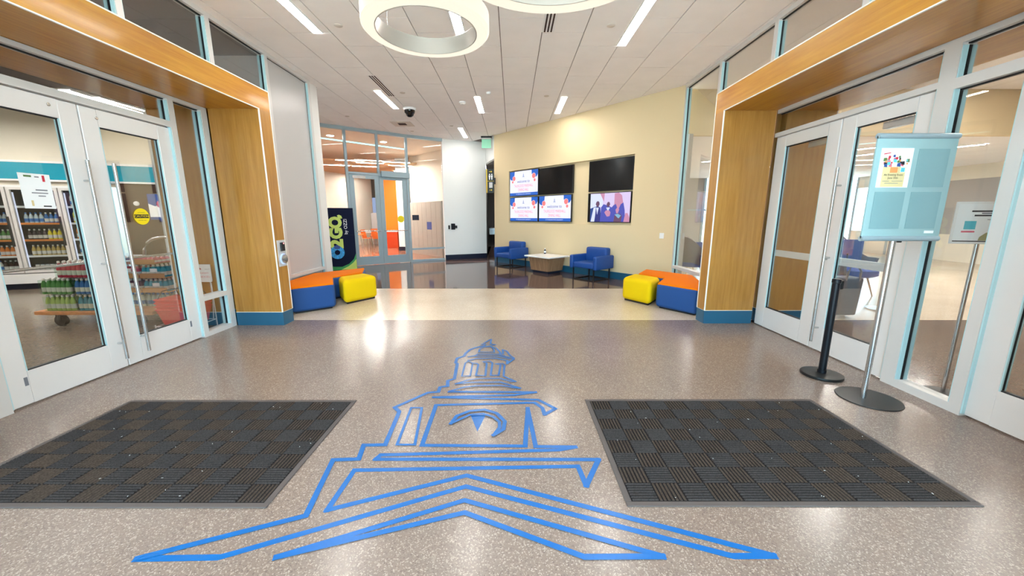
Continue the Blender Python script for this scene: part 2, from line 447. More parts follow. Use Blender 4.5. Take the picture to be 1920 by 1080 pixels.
# floor emblem
LOGO = [(0.032,0,[(-1.67,1.408),(-1.311,1.415),(-0.261,1.862),(0.993,1.421),(1.178,1.423),(-0.268,1.953),(-0.961,1.689),(-0.948,1.999),(0.403,2.035),(0.421,1.868),(0.543,2.099),(-0.857,2.103),(-0.841,2.144),(0.31,2.198),(0.419,2.229),(0.157,2.234),(0.125,2.742),(0.088,2.239),(-0.6,2.247),(-0.614,2.788),(0.184,2.827),(0.242,2.742),(0.252,2.641),(0.344,2.731),(0.217,2.875),(-0.66,2.921),(0.02,2.959),(0.202,3.011),(-0.545,3.021)]),(0.032,0,[(-1.67,1.408),(-1.051,1.65),(-1.121,2.094),(-0.964,2.103),(-0.988,2.247),(-0.847,2.252),(-0.88,2.683),(-0.937,2.75),(-0.728,3.002),(-0.64,3.018),(-0.642,3.111),(-0.579,3.129),(-0.596,3.241),(-0.541,3.284),(-0.565,3.645),(-0.589,3.678),(-0.589,3.805),(-0.524,3.862),(-0.516,3.956),(-0.479,4.07),(-0.414,4.144),(-0.34,4.18)]),(0.03,0,[(-1.054,1.414),(-0.255,1.755),(0.676,1.418),(0.324,1.415),(-0.244,1.67),(-1.054,1.414)]),(0.02,1,[(-0.768,2.252),(-0.803,2.742),(-0.718,2.742),(-0.649,2.252)]),(0.02,1,[(-0.36,4.236),(-0.275,4.411),(-0.256,4.425),(-0.26,4.258),(-0.196,4.236),(-0.251,4.192),(-0.307,4.168),(-0.34,4.18),(-0.313,4.251)]),(0.02,1,[(-0.375,3.984),(-0.368,4.078),(-0.332,4.144),(-0.25,4.159),(-0.206,4.07),(-0.199,3.976)]),(0.022,0,[(-0.239,4.159),(-0.185,4.114),(-0.14,3.998),(-0.128,3.929),(-0.099,3.929),(-0.107,4.055),(-0.06,4.012),(-0.019,3.875),(0.019,3.805)]),(0.024,0,[(-0.472,3.836),(-0.399,3.873),(-0.378,3.915),(-0.147,3.91),(0.021,3.779),(-0.051,3.642),(-0.047,3.722),(-0.172,3.797),(-0.372,3.79),(-0.461,3.734)]),(0.02,0,[(-0.397,3.857),(-0.145,3.854),(-0.029,3.779)]),(0.016,0,[(-0.478,3.333),(-0.485,3.661),(-0.458,3.71)]),(0.016,0,[(-0.478,3.333),(-0.399,3.343),(-0.408,3.657),(-0.458,3.71)]),(0.02,0,[(-0.408,3.657),(-0.364,3.649),(-0.345,3.614),(-0.345,3.353),(-0.255,3.343),(-0.262,3.657),(-0.303,3.698),(-0.234,3.71),(-0.203,3.661),(-0.204,3.353),(-0.128,3.353),(-0.117,3.61),(-0.165,3.638),(-0.097,3.645),(-0.077,3.603),(-0.08,3.333),(0.033,3.217),(-0.008,3.22),(-0.117,3.284),(-0.3,3.282),(-0.405,3.251),(-0.511,3.168)]),(0.022,0,[(-0.511,3.168),(-0.375,3.198),(-0.106,3.202),(0.072,3.081),(0.016,3.09),(-0.096,3.132),(-0.327,3.125),(-0.427,3.097),(-0.545,3.021)]),(0.03,0,[(-0.449,2.504),(-0.42,2.613),(-0.333,2.683),(-0.215,2.705),(-0.119,2.651),(-0.053,2.533),(-0.061,2.43),(-0.129,2.356)]),(0.024,0,[(-0.446,2.507),(-0.391,2.562),(-0.323,2.627),(-0.228,2.644),(-0.144,2.599),(-0.093,2.526),(-0.09,2.451),(-0.127,2.359)])]
LOGO_FILL = [[(-0.319,2.634),(-0.246,2.412),(-0.227,2.507),(-0.201,2.641)]]
em = MB()
em.lift = 0.0015
for w_, c_, p_ in LOGO: em.ribbon(p_, w_, 0.0, bool(c_))
for p_ in LOGO_FILL: em.flat(p_, 0.0015)
o = em.build('floor_emblem', 'blue_paint')
tag(o, 'blue line drawing of a domed clock tower painted on the terrazzo floor', 'floor emblem')

# yellow wall with a shallow recess for the screens
N0, N1, NZ0, NZ1, ND = 0.735, 5.10, 1.30, 2.875, 0.09
def yw(s, z, n=0.0):            # point on the yellow wall; n towards the room
    q = YA + YD * s - YM * n
    return (q.x, q.y, z)
w = MB()
g = [0, N0, N1, YL]; hz = [0, NZ0, NZ1, H + 0.1]
for i in range(3):
    for j in range(3):
        if i == 1 and j == 1: continue
        w.add([yw(g[i], hz[j]), yw(g[i + 1], hz[j]), yw(g[i + 1], hz[j + 1]), yw(g[i], hz[j + 1])], [(0, 1, 2, 3)])
for (s0, z0), (s1, z1) in (((N0, NZ0), (N1, NZ0)), ((N1, NZ0), (N1, NZ1)), ((N1, NZ1), (N0, NZ1)), ((N0, NZ1), (N0, NZ0))):
    w.add([yw(s0, z0), yw(s1, z1), yw(s1, z1, -ND), yw(s0, z0, -ND)], [(0, 1, 2, 3)])
w.add([yw(N0, NZ0, -ND), yw(N1, NZ0, -ND), yw(N1, NZ1, -ND), yw(N0, NZ1, -ND)], [(0, 1, 2, 3)])
# back and ends, so that the wall has thickness
T = 0.16
w.add([yw(0, 0), yw(0, H + .1), yw(0, H + .1, -T), yw(0, 0, -T)], [(0, 1, 2, 3)])
w.add([yw(0, 0, -T), yw(0, H + .1, -T), yw(YL, H + .1, -T), yw(YL, 0, -T)], [(0, 1, 2, 3)])
w.add([yw(YL, 0, -T), yw(YL, H + .1, -T), yw(YL, H + .1), yw(YL, 0)], [(0, 1, 2, 3)])
struct(w.build('wall_right', 'yellow_wall', weld=True), 'pale yellow angled wall with the recessed screens', 'wall')
b = MB()
b.prism([(yw(0, 0)[0], yw(0, 0)[1]), (yw(YL - .06, 0)[0], yw(YL - .06, 0)[1]), (yw(YL - .06, 0, .015)[0], yw(YL - .06, 0, .015)[1]), (yw(0, 0, .015)[0], yw(0, 0, .015)[1])], 0, 0.17)
struct(b.build('baseboard_right', 'navy_base'), 'blue baseboard along the yellow wall', 'baseboard')

def wall_seg(name, p0, p1, z0, z1, th, m, label, cat='wall'):
    p0 = Vector(p0); p1 = Vector(p1); d = (p1 - p0).normalized(); n = Vector((-d.y, d.x)) * th
    o = MB().prism([tuple(p0), tuple(p1), tuple(p1 + n), tuple(p0 + n)], z0, z1).build(name, m)
    return struct(o, label, cat)
wall_seg('wall_back', GLASS[-1], WHITE_END, 0, H + .1, 0.15, 'white_wall', 'white wall between the glass doors and the corridor')
wall_seg('baseboard_back', GLASS[-1], WHITE_END, 0, 0.17, -0.015, 'dark_navy', 'dark navy baseboard under the white wall', 'baseboard')
struct(MB().box(XL - 0.35, XL + 0.01, 7.73, 8.08, 0, H + .1).build('wall_left', 'white_wall'), 'white wall end beside the grey panel', 'wall')
wall_seg('wall_left', (XL - .35, 7.98), (-5.9, 7.98), 0, H + .1, 0.1, 'white_wall', 'white wall of the bay behind the left benches')
wall_seg('wall_left', (-5.9, 7.98), (-5.9, 10.65), 0, H + .1, 0.1, 'white_wall', 'white end wall of the bay with the glass doors')
wall_seg('wall_corridor', (-0.95, 13.95), (-1.2, 19.0), 0, 3.3, 0.1, 'dark_wall', 'dark corridor wall behind the white wall')
wall_seg('wall_corridor', (1.3, 19.0), (-1.2, 19.0), 0, 3.3, -0.1, 'dark_wall', 'dark end wall of the corridor')
wall_seg('wall_corridor', (1.2, 19.0), (-0.45, 12.8), 0, 3.3, -0.1, 'dark_wall', 'dark corridor wall behind the yellow wall')
struct(MB().prism([(-0.93, 13.82), (-0.56, 12.66), (1.3, 19.0), (-1.2, 19.0)], 3.30, 3.34).build('ceiling', 'grey_wall'), 'low grey corridor ceiling', 'ceiling')
wall_seg('wall_corridor', WHITE_END, tuple(YA), 3.34, H + .1, 0.06, 'white_wall', 'white bulkhead over the corridor opening')
# side walls and glazed front behind the camera
struct(MB().box(XL - .1, XL, -2, 1.62, 0, H + .1).build('wall_left', 'white_wall'), 'white wall left of the entrance', 'wall')
struct(MB().box(XR, XR + .1, -2, 1.48, 0, H + .1).build('wall_right', 'white_wall'), 'white wall right of the entrance', 'wall')
wf = thing('window_1', 'glazed entrance front', 'window', (0, -2, 0), kind='structure')
xs = [XL, -2.07, -0.22, 1.63, XR]
for x_ in xs: MB().box(x_ - .04, x_ + .04, -2.06, -1.94, 0, H).build('mullion', 'metal_frame', wf)
for z_ in (0.05, 2.55, H - .05):
    for a_, c_ in zip(xs[:-1], xs[1:]): MB().box(a_ + .04, c_ - .04, -2.05, -1.95, z_ - .05, z_ + .05).build('rail', 'metal_frame', wf)
for a_, c_ in zip(xs[:-1], xs[1:]):
    MB().box(a_ + .04, c_ - .04, -2.004, -1.996, .1, 2.5).build('pane', 'glass', wf)
    MB().box(a_ + .04, c_ - .04, -2.004, -1.996, 2.6, H - .1).build('pane', 'glass', wf)

# ------------------------------------------------------------------ ceiling of lay-in tiles
ceil = MB().flat([(XL - .3, -2.05), (XR + .3, -2.05), (XR + .3, 8.2), tuple(YA), (-.8, 13.9), (-2.3, 13.4)] + [(x, y + .15) for x, y in GLASS[::-1]] + [(-6.0, 8.1), (XL - .3, 8.1)], H + .016).build('ceiling', 'tile_grid')
struct(ceil, 'lay-in tile ceiling of the lobby', 'ceiling')
TW, TL_, X0 = 0.592, 1.237, -0.17
o = MB().box(XL, XR, -2, 4.27, H, H + .014).build('ceiling_field', 'tile', ceil)
for k in range(-12, 8):
    xa, xb = X0 + k * TW + .006, X0 + (k + 1) * TW - .006
    y0 = 5.43 + ((k) % 3) * TL_ / 3 - 2 * TL_
    for j in range(0, 10):
        ya, yb = y0 + j * TL_ + .006, y0 + (j + 1) * TL_ - .006
        for reg in (0, 1):
            p = [(xa, ya), (xb, ya), (xb, yb), (xa, yb)]
            if reg == 0:
                for q, d in (((XL + .01, 0), (0, -1)), ((XR - .01, 0), (0, 1)), ((0, 4.275), (1, 0)), ((0, 8.14), (-1, 0))): p = clip(p, q, d) if p else p
            else:
                for q, d in (((-5.88, 0), (0, -1)), ((0, 8.145), (1, 0))): p = clip(p, q, d) if p else p
                for g0, g1 in zip(GLASS[:-1], GLASS[1:]):
                    if p: p = clip(p, g1, (g0[0] - g1[0], g0[1] - g1[1]))
                if p: p = clip(p, WHITE_END, (GLASS[-1][0] - WHITE_END[0], GLASS[-1][1] - WHITE_END[1]))
            if p: p = clip(p, tuple(YB), (YA.x - YB.x, YA.y - YB.y))
            if p and len(p) >= 3:
                a = abs(sum(p[i][0] * p[(i + 1) % len(p)][1] - p[(i + 1) % len(p)][0] * p[i][1] for i in range(len(p)))) / 2
                if a > 0.004: MB().prism(p, H, H + .014).build('ceiling_tile', 'tile', ceil)

# ------------------------------------------------------------------ wooden portals and the two storefronts
def portal(side, X, P, y0, y1, jw, label):
    """X storefront plane, P front plane, opening runs y0..y1 (outer), jamb width jw; the portal goes through to the room behind"""
    s = 1 if P > X else -1
    t = thing('wood_portal', label, 'portal', ((X + P) / 2, (y0 + y1) / 2, 0), kind='structure')
    B = X - s * 0.72            # face in the room behind
    for a, c, nm in ((X + s * .07, P, 'front'), (B, X - s * .07, 'rear')):
        MB().box(a, c, y0, y1, 2.84, 3.10).build('head', 'wood_y', t)
        for ya, yb in ((y0, y0 + jw), (y1 - jw, y1)):
            MB().box(a, c, ya, yb, 0.19, 2.84).build('jamb', 'wood_z', t)
            e = 0.004
            MB().box(a if a == B else a, c, ya - e, yb + e, 0, 0.186).build('jamb_base', 'navy_base', t)
            MB().box(a, c, ya - .006, yb + .006, 0.186, 0.192).build('base_trim', 'white_trim', t)
    # pale metal edge trim round the opening, front face
    q = P + s * .004
    MB().box(P - s * .012, q, y1 - jw - .005, y1 - jw + .004, .19, 2.846).build('edge_trim', 'white_trim', t)
    MB().box(P - s * .012, q, y0 + jw - .006, y0 + jw + .008, .19, 2.846).build('edge_trim', 'white_trim', t)
    MB().box(P - s * .012, q, y0 + jw, y1 - jw, 2.836, 2.845).build('edge_trim', 'white_trim', t)
    MB().box(P - s * .012, q, y0, y1, 3.094, 3.106).build('edge_trim', 'white_trim', t)
    MB().box(P - s * .012, q, y1 - .006, y1 + .006, .19, 3.10).build('edge_trim', 'white_trim', t)
    r = B - s * .004
    MB().box(B + s * .012, r, y1 - jw - .008, y1 - jw + .006, .19, 2.846).build('edge_trim', 'white_trim', t)
    return t
portal('left', XL, PL, 1.65, 5.29, 0.23, 'honey-coloured wooden portal framing the shop doors')
portal('right', XR, PR, 1.48, 5.36, 0.21, 'honey-coloured wooden portal framing the lounge doors')

def post(X, y0, y1, z0, z1, t, m='metal_frame', d=0.055, nm='mullion', gasket=True):
    o = MB().box(X - d, X + d, y0, y1, z0, z1).build(nm, m, t)
    if gasket:
        for q, e in ((y0, -1), (y1, 1)):
            MB().box(X - .012, X + .012, q, q + e * .012, z0 + .02, z1 - .02).build('gasket', 'gasket', o)
            for h_ in (-1, 1): MB().box(X + h_ * .012, X + h_ * (d - .006), q, q + e * .010, z0 + .02, z1 - .02).build('daylight_strip', 'bead_daylight', o)  # aqua strips carry painted daylight on the mullion sides
    return o
def rail(X, y0, y1, z0, z1, t, m='metal_frame', d=0.055, nm='rail', gasket=True):
    o = MB().box(X - d, X + d, y0, y1, z0, z1).build(nm, m, t)
    if gasket: MB().box(X - .012, X + .012, y0, y1, z0 - .009, z0).build('gasket', 'gasket', o)
    return o
def pane(X, y0, y1, z0, z1, t, m='glass'):
    return MB().box(X - .004, X + .004, y0, y1, z0, z1).build('pane', m, t)
def leaf(n, X, y0, y1, pull_y, s, label, gz=(0.28, 2.33), st=(0.15, 0.15), top=2.485, pushbar=None, closer=0, lock=False, sticker=None):
    """glazed door leaf in the plane X; s points to the lobby"""
    t = thing('door_%d' % n, label, 'door', (X, (y0 + y1) / 2, 0), kind='structure')
    d = .024
    g0, g1 = y0 + st[0], y1 - st[1]
    for a, c in ((y0, g0), (g1, y1)): MB().box(X - d, X + d, a, c, .012, top).build('stile', 'white_door', t, bevel=.004, seg=1)
    MB().box(X - d, X + d, g0, g1, .012, gz[0]).build('bottom_rail', 'white_door', t)
    MB().box(X - d, X + d, g0, g1, gz[1], top).build('top_rail', 'white_door', t)
    for a, c in ((g0, g0 + .008), (g1 - .008, g1)):
        MB().box(X - .009, X + .009, a, c, gz[0], gz[1]).build('gasket', 'gasket', t)
        for h_ in (-1, 1): MB().box(X + h_ * .009, X + h_ * .021, a, c, gz[0], gz[1]).build('daylight_strip', 'bead_daylight', t)  # aqua strips: daylight painted along the door glass edges
    for a, c in ((gz[0], gz[0] + .008), (gz[1] - .008, gz[1])): MB().box(X - .014, X + .014, g0 + .008, g1 - .008, a, c).build('gasket', 'gasket', t)
    MB().box(X - .004, X + .004, g0 + .004, g1 - .004, gz[0] + .004, gz[1] - .004).build('pane', 'glass', t)
    xx = X + s * .085
    h = None if pull_y is None else MB().cyl((xx, pull_y, .11), (xx, pull_y, 2.0), .015, 14).build('pull_handle', 'steel', t, smooth=True)
    for z_ in (.27, 1.06, 1.82) if h else (): MB().cyl((X + s * d, pull_y, z_), (xx, pull_y, z_), .010, 10).build('standoff', 'steel', h, smooth=True)
    if pushbar == 'rod':
        yb = X - s * .06
        o = MB().cyl((yb, g0 - .04, 1.075), (yb, g1 + .04, 1.075), .013, 12).build('push_bar', 'steel', t, smooth=True)
        for q in (g0 - .03, g1 + .03): MB().cyl((yb, q, 1.075), (X - s * d, q, 1.075), .012, 10).build('bracket', 'steel', o, smooth=True)
    elif pushbar == 'flat':
        MB().box(X - s * .05, X - s * .03, g0 - .02, g1 + .02, .985, 1.065).build('push_bar', 'white_door', t)
    if closer:
        MB().box(X - s * .09, X - s * .03, y0 + (.12 if closer > 0 else .42), y0 + (.50 if closer > 0 else .80), gz[1] - .07, gz[1] - .005).build('door_closer', 'steel', t, bevel=.006)
    if lock:
        MB().cyl((X + s * d, pull_y + lock, 1.05), (X + s * (d + .015), pull_y + lock, 1.05), .022, 14).build('lock_cylinder', 'steel', t, smooth=True)
    if sticker:
        MB().box(X + s * d, X + s * (d + .001), sticker[0] - .012, sticker[0] + .012, sticker[1] - .035, sticker[1] + .035).build('door_sticker', 'ink_grey', t)
    return t
# --- left storefront (shop)
leaf(1, XL, 2.67, 3.582, 3.525, 1, 'white glazed shop door with the taped paper notice', pushbar='rod', sticker=(2.80, .20))
leaf(2, XL, 3.594, 4.50, 3.755, 1, 'white glazed shop door with the yellow round sticker', pushbar='rod', sticker=(4.37, .22))
for n_, y_, z_ in ((1, 3.37, 2.425), (2, 3.735, 2.405)):
    d_ = bpy.data.objects['door_%d' % n_]
    MB(frame((XL + .0245, y_, z_), (0, 1, 0), (0, 0, 1))).lathe([(.014, 0), (.014, .003), (.01, .004)], n=14).build('bolt_cover', 'steel', d_)
t = thing('trim_1', 'pale metal frame round the shop doors', 'door frame', (XL, 3.6, 0), kind='structure')
post(XL, 4.505, 4.575, 0, 2.80, t, nm='jamb'); post(XL, 4.965, 5.055, 0, 2.80, t, nm='jamb')
post(XL, 2.585, 2.665, 0, 2.80, t, nm='jamb'); post(XL, 1.88, 1.95, 0, 2.80, t, nm='jamb')
rail(XL, 1.88, 5.055, 2.80, 2.84, t, nm='head'); rail(XL, 2.665, 4.505, 2.495, 2.56, t, nm='transom_bar', gasket=False)
rail(XL, 4.575, 4.965, .455, .515, t); rail(XL, 4.575, 4.965, 0, .06, t, gasket=False)
rail(XL, 1.95, 2.585, .455, .515, t); rail(XL, 1.95, 2.585, 0, .06, t, gasket=False)
t = thing('window_2', 'transom glass over the shop doors', 'window', (XL, 3.58, 2.56), kind='structure'); pane(XL, 2.665, 4.505, 2.56, 2.80, t)
t = thing('window_3', 'narrow sidelight beside the shop doors', 'window', (XL, 4.77, 0), kind='structure'); pane(XL, 4.575, 4.965, .515, 2.80, t); pane(XL, 4.575, 4.965, .06, .455, t)
t = thing('window_4', 'sidelight at the near end of the shop doors', 'window', (XL, 2.27, 0), kind='structure'); pane(XL, 1.95, 2.585, .515, 2.80, t); pane(XL, 1.95, 2.585, .06, .455, t)
t = thing('window_5', 'clerestory glazing above the shop portal', 'window', (XL, 4, 3.1), kind='structure')
ms = [1.62, 2.98, 4.13, 5.28, 6.43]
for y_ in ms: post(XL, y_ - .035, y_ + .035, 3.10 if y_ < 5.2 else 0, 3.985, t)
for a_, c_ in zip(ms[:-1], ms[1:]): pane(XL, a_ + .035, c_ - .035, 3.10 if a_ < 5.2 else .06, 3.985, t)
rail(XL, 1.585, 7.73, 3.985, H, t, nm='head')
t = thing('window_6', 'tall grey infill panel between the shop portal and the white wall end', 'panel', (XL, 7.05, 0), kind='structure')
post(XL, 7.66, 7.73, 0, 3.985, t)
MB().box(XL - .02, XL + .006, 6.465, 7.66, .49, 3.985).build('infill_panel', 'grey_panel', t)
MB().box(XL - .02, XL + .006, 6.465, 7.66, .05, .43).build('infill_panel', 'grey_panel', t)
rail(XL, 6.465, 7.66, .43, .49, t); rail(XL, 6.465, 7.66, 0, .05, t, gasket=False)
# --- right storefront (lounge)
leaf(3, XR, 4.165, 5.145, None, -1, 'white glazed lounge door nearest the yellow wall', st=(.16, .17), gz=(.28, 2.37), top=2.505, pushbar='flat', closer=1)
leaf(4, XR, 3.262, 4.152, 4.055, -1, 'white glazed lounge door behind the sign stand', st=(.15, .165), gz=(.28, 2.38), top=2.505, pushbar='flat', closer=1, lock=.04)
leaf(5, XR, 1.73, 2.625, 1.80, -1, 'white glazed lounge door at the right edge', st=(.16, .155), gz=(.28, 2.38), top=2.505, pushbar='flat')
t = thing('trim_2', 'pale metal frame round the lounge doors', 'door frame', (XR, 3.6, 0), kind='structure')
post(XR, 3.135, 3.255, 0, 2.80, t, nm='jamb'); post(XR, 2.63, 2.71, 0, 2.80, t, nm='jamb'); post(XR, 1.69, 1.727, 0, 2.80, t, nm='jamb', gasket=False)
rail(XR, 1.69, 5.15, 2.80, 2.86, t, nm='head'); rail(XR, 3.255, 5.15, 2.51, 2.56, t, nm='transom_bar', gasket=False)
rail(XR, 1.727, 2.63, 2.51, 2.56, t, nm='transom_bar', gasket=False)
rail(XR, 2.71, 3.135, 2.47, 2.55, t); rail(XR, 2.71, 3.135, 0, .07, t, gasket=False)
t = thing('window_7', 'transom glass over the lounge doors', 'window', (XR, 4.2, 2.56), kind='structure'); pane(XR, 3.255, 5.15, 2.56, 2.80, t)
t = thing('window_8', 'narrow sidelight between the lounge doors', 'window', (XR, 2.94, 0), kind='structure'); pane(XR, 2.71, 3.135, .07, 2.47, t); pane(XR, 2.71, 3.135, 2.55, 2.80, t)
t = thing('window_9', 'transom glass over the lounge door at the right edge', 'window', (XR, 2.2, 2.56), kind='structure'); pane(XR, 1.727, 2.63, 2.56, 2.80, t)
t = thing('window_10', 'clerestory and corner glazing beside the lounge portal', 'window', (XR, 5, 0), kind='structure')
ms = [1.48, 2.76, 4.07, 5.385, 6.70, 7.96]
for y_ in ms: post(XR, y_ - .035, y_ + .035, 3.10 if y_ < 5.3 else 0, 3.985, t)
for a_, c_ in zip(ms[:-1], ms[1:]):
    if a_ < 5.3: pane(XR, a_ + .035, c_ - .035, 3.10, 3.985, t)
    else:
        pane(XR, a_ + .035, c_ - .035, .48, 3.985, t); pane(XR, a_ + .035, c_ - .035, .05, .42, t)
        rail(XR, a_ + .035, c_ - .035, .42, .48, t); rail(XR, a_ + .035, c_ - .035, 0, .05, t, gasket=False)
rail(XR, 1.445, 7.995, 3.985, H, t, nm='head')

# --- far glass front with the dining room doors
def seg_frame(p0, p1):
    d = (Vector(p1) - Vector(p0)).normalized()
    return frame((p0[0], p0[1], 0), (d.x, d.y, 0), (0, 0, 1)), (Vector(p1) - Vector(p0)).length   # x along, y up, z out of the wall towards us
t = thing('window_11', 'curved blue-grey glazed front of the dining room', 'window', (-4.2, 11.9, 0), kind='structure')
for p0, p1 in zip(GLASS[:-1], GLASS[1:]):
    F, L = seg_frame(p0, p1)
    MB(F).box(0, L, 3.95, H, -.05, .05).build('head', 'blue_frame', t)
    MB(F).box(-.035, .035, 0, 3.95, -.05, .05).build('mullion', 'blue_frame', t)
    if p0 != GLASS[2]:
        MB(F).box(.035, L - .035, .40, .46, -.045, .045).build('rail', 'blue_frame', t)
        MB(F).box(.035, L - .035, 0, .07, -.045, .045).build('rail', 'blue_frame', t)
        MB(F).box(.035, L - .035, .07, .40, -.004, .004).build('pane', 'glass', t)
        MB(F).box(.035, L - .035, .46, 3.95, -.004, .004).build('pane', 'glass', t)
    else:
        MB(F).box(L / 2 - .03, L / 2 + .03, 2.80, 3.95, -.05, .05).build('mullion', 'blue_frame', t)
        MB(F).box(.035, L - .035, 2.74, 2.80, -.05, .05).build('transom_bar', 'blue_frame', t)
        MB(F).box(.035, L / 2 - .03, 2.80, 3.95, -.004, .004).build('pane', 'glass', t)
        MB(F).box(L / 2 + .03, L - .035, 2.80, 3.95, -.004, .004).build('pane', 'glass', t)
        MB(F).box(L / 2 + .05, L + .03, 2.70, 2.87, .05, .16).build('door_operator', 'blue_frame', t)
        for i, (a, c, lab) in enumerate(((.05, L / 2 - .004, 'left blue-grey glazed door to the dining room'), (L / 2 + .004, L - .05, 'right blue-grey glazed door to the dining room, with a round yellow sticker'))):
            q = F @ Vector(((a + c) / 2, 0, 0))
            dd = thing('door_%d' % (6 + i), lab, 'door', tuple(q), kind='structure')
            for u0, u1 in ((a, a + .13), (c - .13, c)): MB(F).box(u0, u1, .012, 2.735, -.022, .022).build('stile', 'blue_frame', dd)
            MB(F).box(a + .13, c - .13, .012, .27, -.022, .022).build('bottom_rail', 'blue_frame', dd)
            MB(F).box(a + .13, c - .13, 2.62, 2.735, -.022, .022).build('top_rail', 'blue_frame', dd)
            MB(F).box(a + .13, c - .13, .27, 2.62, -.004, .004).build('pane', 'glass', dd)
            MB(F).cyl((a + .05, 1.06, .07), (c - .05, 1.06, .07), .014, 10).build('push_bar', 'steel', dd, smooth=True)
            if i == 0: MB(F).box(a + .08, a + .45, 2.62, 2.70, .03, .08).build('door_closer', 'steel', dd)
            else:
                st = MB(frame(F @ Vector((c - .235, 1.42, .006)), F.to_3x3() @ Vector((1, 0, 0)), (0, 0, 1))).flat(circle(0, 0, .11, 20)).build('round_sticker', 'caution', dd)
# ================================================================== CEILING FITTINGS
def linear_light(x, y0, y1, label, group, w=0.125, z=H, m='lamp', ang=0.0):
    t = thing('linear_light', label, 'ceiling light', (x, (y0 + y1) / 2, z - .012), group)
    e = .012; L = (y1 - y0) / 2
    for a, c in ((-w / 2 - e, -w / 2), (w / 2, w / 2 + e)): MB().box(a, c, -L, L, 0, .0118).build('edge_frame', 'white_plastic', t, local=True)
    MB().box(-w / 2, w / 2, -L, L, .002, .0118).build('diffuser', m, t, local=True)
    if z < H - .1: MB().box(-w / 2 - e, w / 2 + e, -L, L, .0118, .03).build('housing', 'white_plastic', t, local=True)
    t.rotation_euler.z = ang
    return t
g_ = 'linear lights in the lobby ceiling'
linear_light(-2.73, 4.61, 5.83, 'linear ceiling light left of the smaller ring pendant', g_)
linear_light(-0.73, 4.70, 5.92, 'linear ceiling light seen through the smaller ring pendant', g_)
linear_light(1.65, 4.99, 6.22, 'linear ceiling light right of the ring pendants, nearest the lounge portal', g_)
linear_light(-2.77, 8.30, 9.57, 'linear ceiling light beside the dome camera', g_)
linear_light(-0.755, 8.71, 9.94, 'linear ceiling light beside the smoke detector', g_)
linear_light(1.13, 8.71, 9.99, 'linear ceiling light nearest the yellow wall', g_)
linear_light(-1.51, 11.6, 12.9, 'farthest linear ceiling light, before the white wall', g_)
for x_ in (-2.73, -0.73, 1.65):  # unseen lights, continuing the rows out of view to light the lobby
    for y_ in (0.9, -1.2):
        linear_light(x_, y_ - .61, y_ + .61, 'unseen linear ceiling light, added near the camera', 'unseen linear lights added near the camera')

def ring(c, R, r, z, h, label):
    t = thing('ring_pendant', label, 'pendant light', (c[0], c[1], z), 'ring pendants')
    MB().lathe([(r, 0), (R - .02, 0), (R, .02), (R, h), (r + .01, h)], n=72, cap=False).build('glowing_shell', 'ring_glow', t, smooth=True, local=True)
    MB().lathe([(r + .004, h), (r, h - .004), (r, -.004), (r + .008, -.004), (r + .012, h)][::-1], n=72, cap=False).build('inner_band', 'silver_inner', t, smooth=True, local=True)
    for k in range(3):
        a = PI / 6 + k * 2 * PI / 3; q = (R - .07)
        MB().cyl((q * math.cos(a), q * math.sin(a), h), (q * math.cos(a), q * math.sin(a), H - z), .003, 6).build('cable', 'steel', t, local=True)
    return t
ring((-0.80, 3.90), 0.585, 0.46, 3.20, 0.15, 'smaller glowing ring pendant hanging at upper left centre')
ring((0.30, 2.77), 0.82, 0.66, 3.20, 0.15, 'larger glowing ring pendant at the top edge')

def ceil_disc(name, x, y, label, cat, prof, m, group=None):
    t = MB().lathe(prof, (0, 0, 0), 20).build(name, m, smooth=True)
    t.location = (x, y, H); return tag(t, label, cat, group)
dsc = [(0.0, -.008), (.045, -.008), (.055, -.003), (.055, 0)]
for x_, y_, l_ in ((-2.35, 5.63, 'round sprinkler cover left of the smaller ring pendant'), (1.34, 5.63, 'round sprinkler cover beside the right linear light'), (-2.29, 8.43, 'round sprinkler cover near the dome camera'), (0.74, 8.64, 'round sprinkler cover near the yellow wall'), (-4.25, 10.29, 'round sprinkler cover before the dining room glass'), (-1.73, 11.33, 'round sprinkler cover before the farthest linear light'), (-3.03, 12.0, 'round sprinkler cover over the dining room doors')):
    ceil_disc('sprinkler_cover', x_, y_, l_, 'sprinkler', dsc, 'sprinkler', 'sprinkler covers')
ceil_disc('smoke_detector', -1.12, 9.06, 'white smoke detector on the ceiling between two linear lights', 'smoke detector', [(0, -.055), (.04, -.052), (.055, -.035), (.075, -.03), (.075, 0)], 'white_plastic')
ceil_disc('ceiling_sensor', -0.49, 8.40, 'small white ceiling sensor near the middle linear light', 'sensor', [(0, -.045), (.035, -.042), (.05, -.02), (.05, 0)], 'white_plastic')
t = thing('dome_camera', 'black dome security camera on a white ceiling mount', 'camera', (-2.45, 9.57, H))
MB().lathe([(.13, -.045), (.15, -.02), (.15, 0)], n=24).build('mount', 'white_plastic', t, smooth=True, local=True)
MB().lathe([(0, -.20), (.05, -.19), (.085, -.16), (.10, -.12), (.12, -.10), (.125, -.045)], n=24).build('dome', 'black_gloss', t, smooth=True, local=True)
def slot_vent(x, y0, y1, label):
    t = thing('slot_vent', label, 'air vent', (x, (y0 + y1) / 2, H - .008), 'slot vents in the ceiling')
    L = (y1 - y0) / 2
    MB().box(-.085, .085, -L, L, .004, .0078).build('frame_plate', 'white_plastic', t, local=True)
    for q in (-.045, 0, .045): MB().box(q - .011, q + .011, -L + .01, L - .01, 0, .004).build('slot', 'slot_dark', t, local=True)
slot_vent(0.50, 4.6, 5.81, 'slot air vent under the larger ring pendant')
slot_vent(-2.575, 7.45, 8.64, 'slot air vent ahead of the dome camera light')
t = thing('square_vent', 'square air grille in the ceiling before the dining room', 'air vent', (-3.06, 11.1, H - .012))
MB().box(-.28, .28, -.28, .28, .006, .0118).build('frame_plate', 'sprinkler', t, local=True)
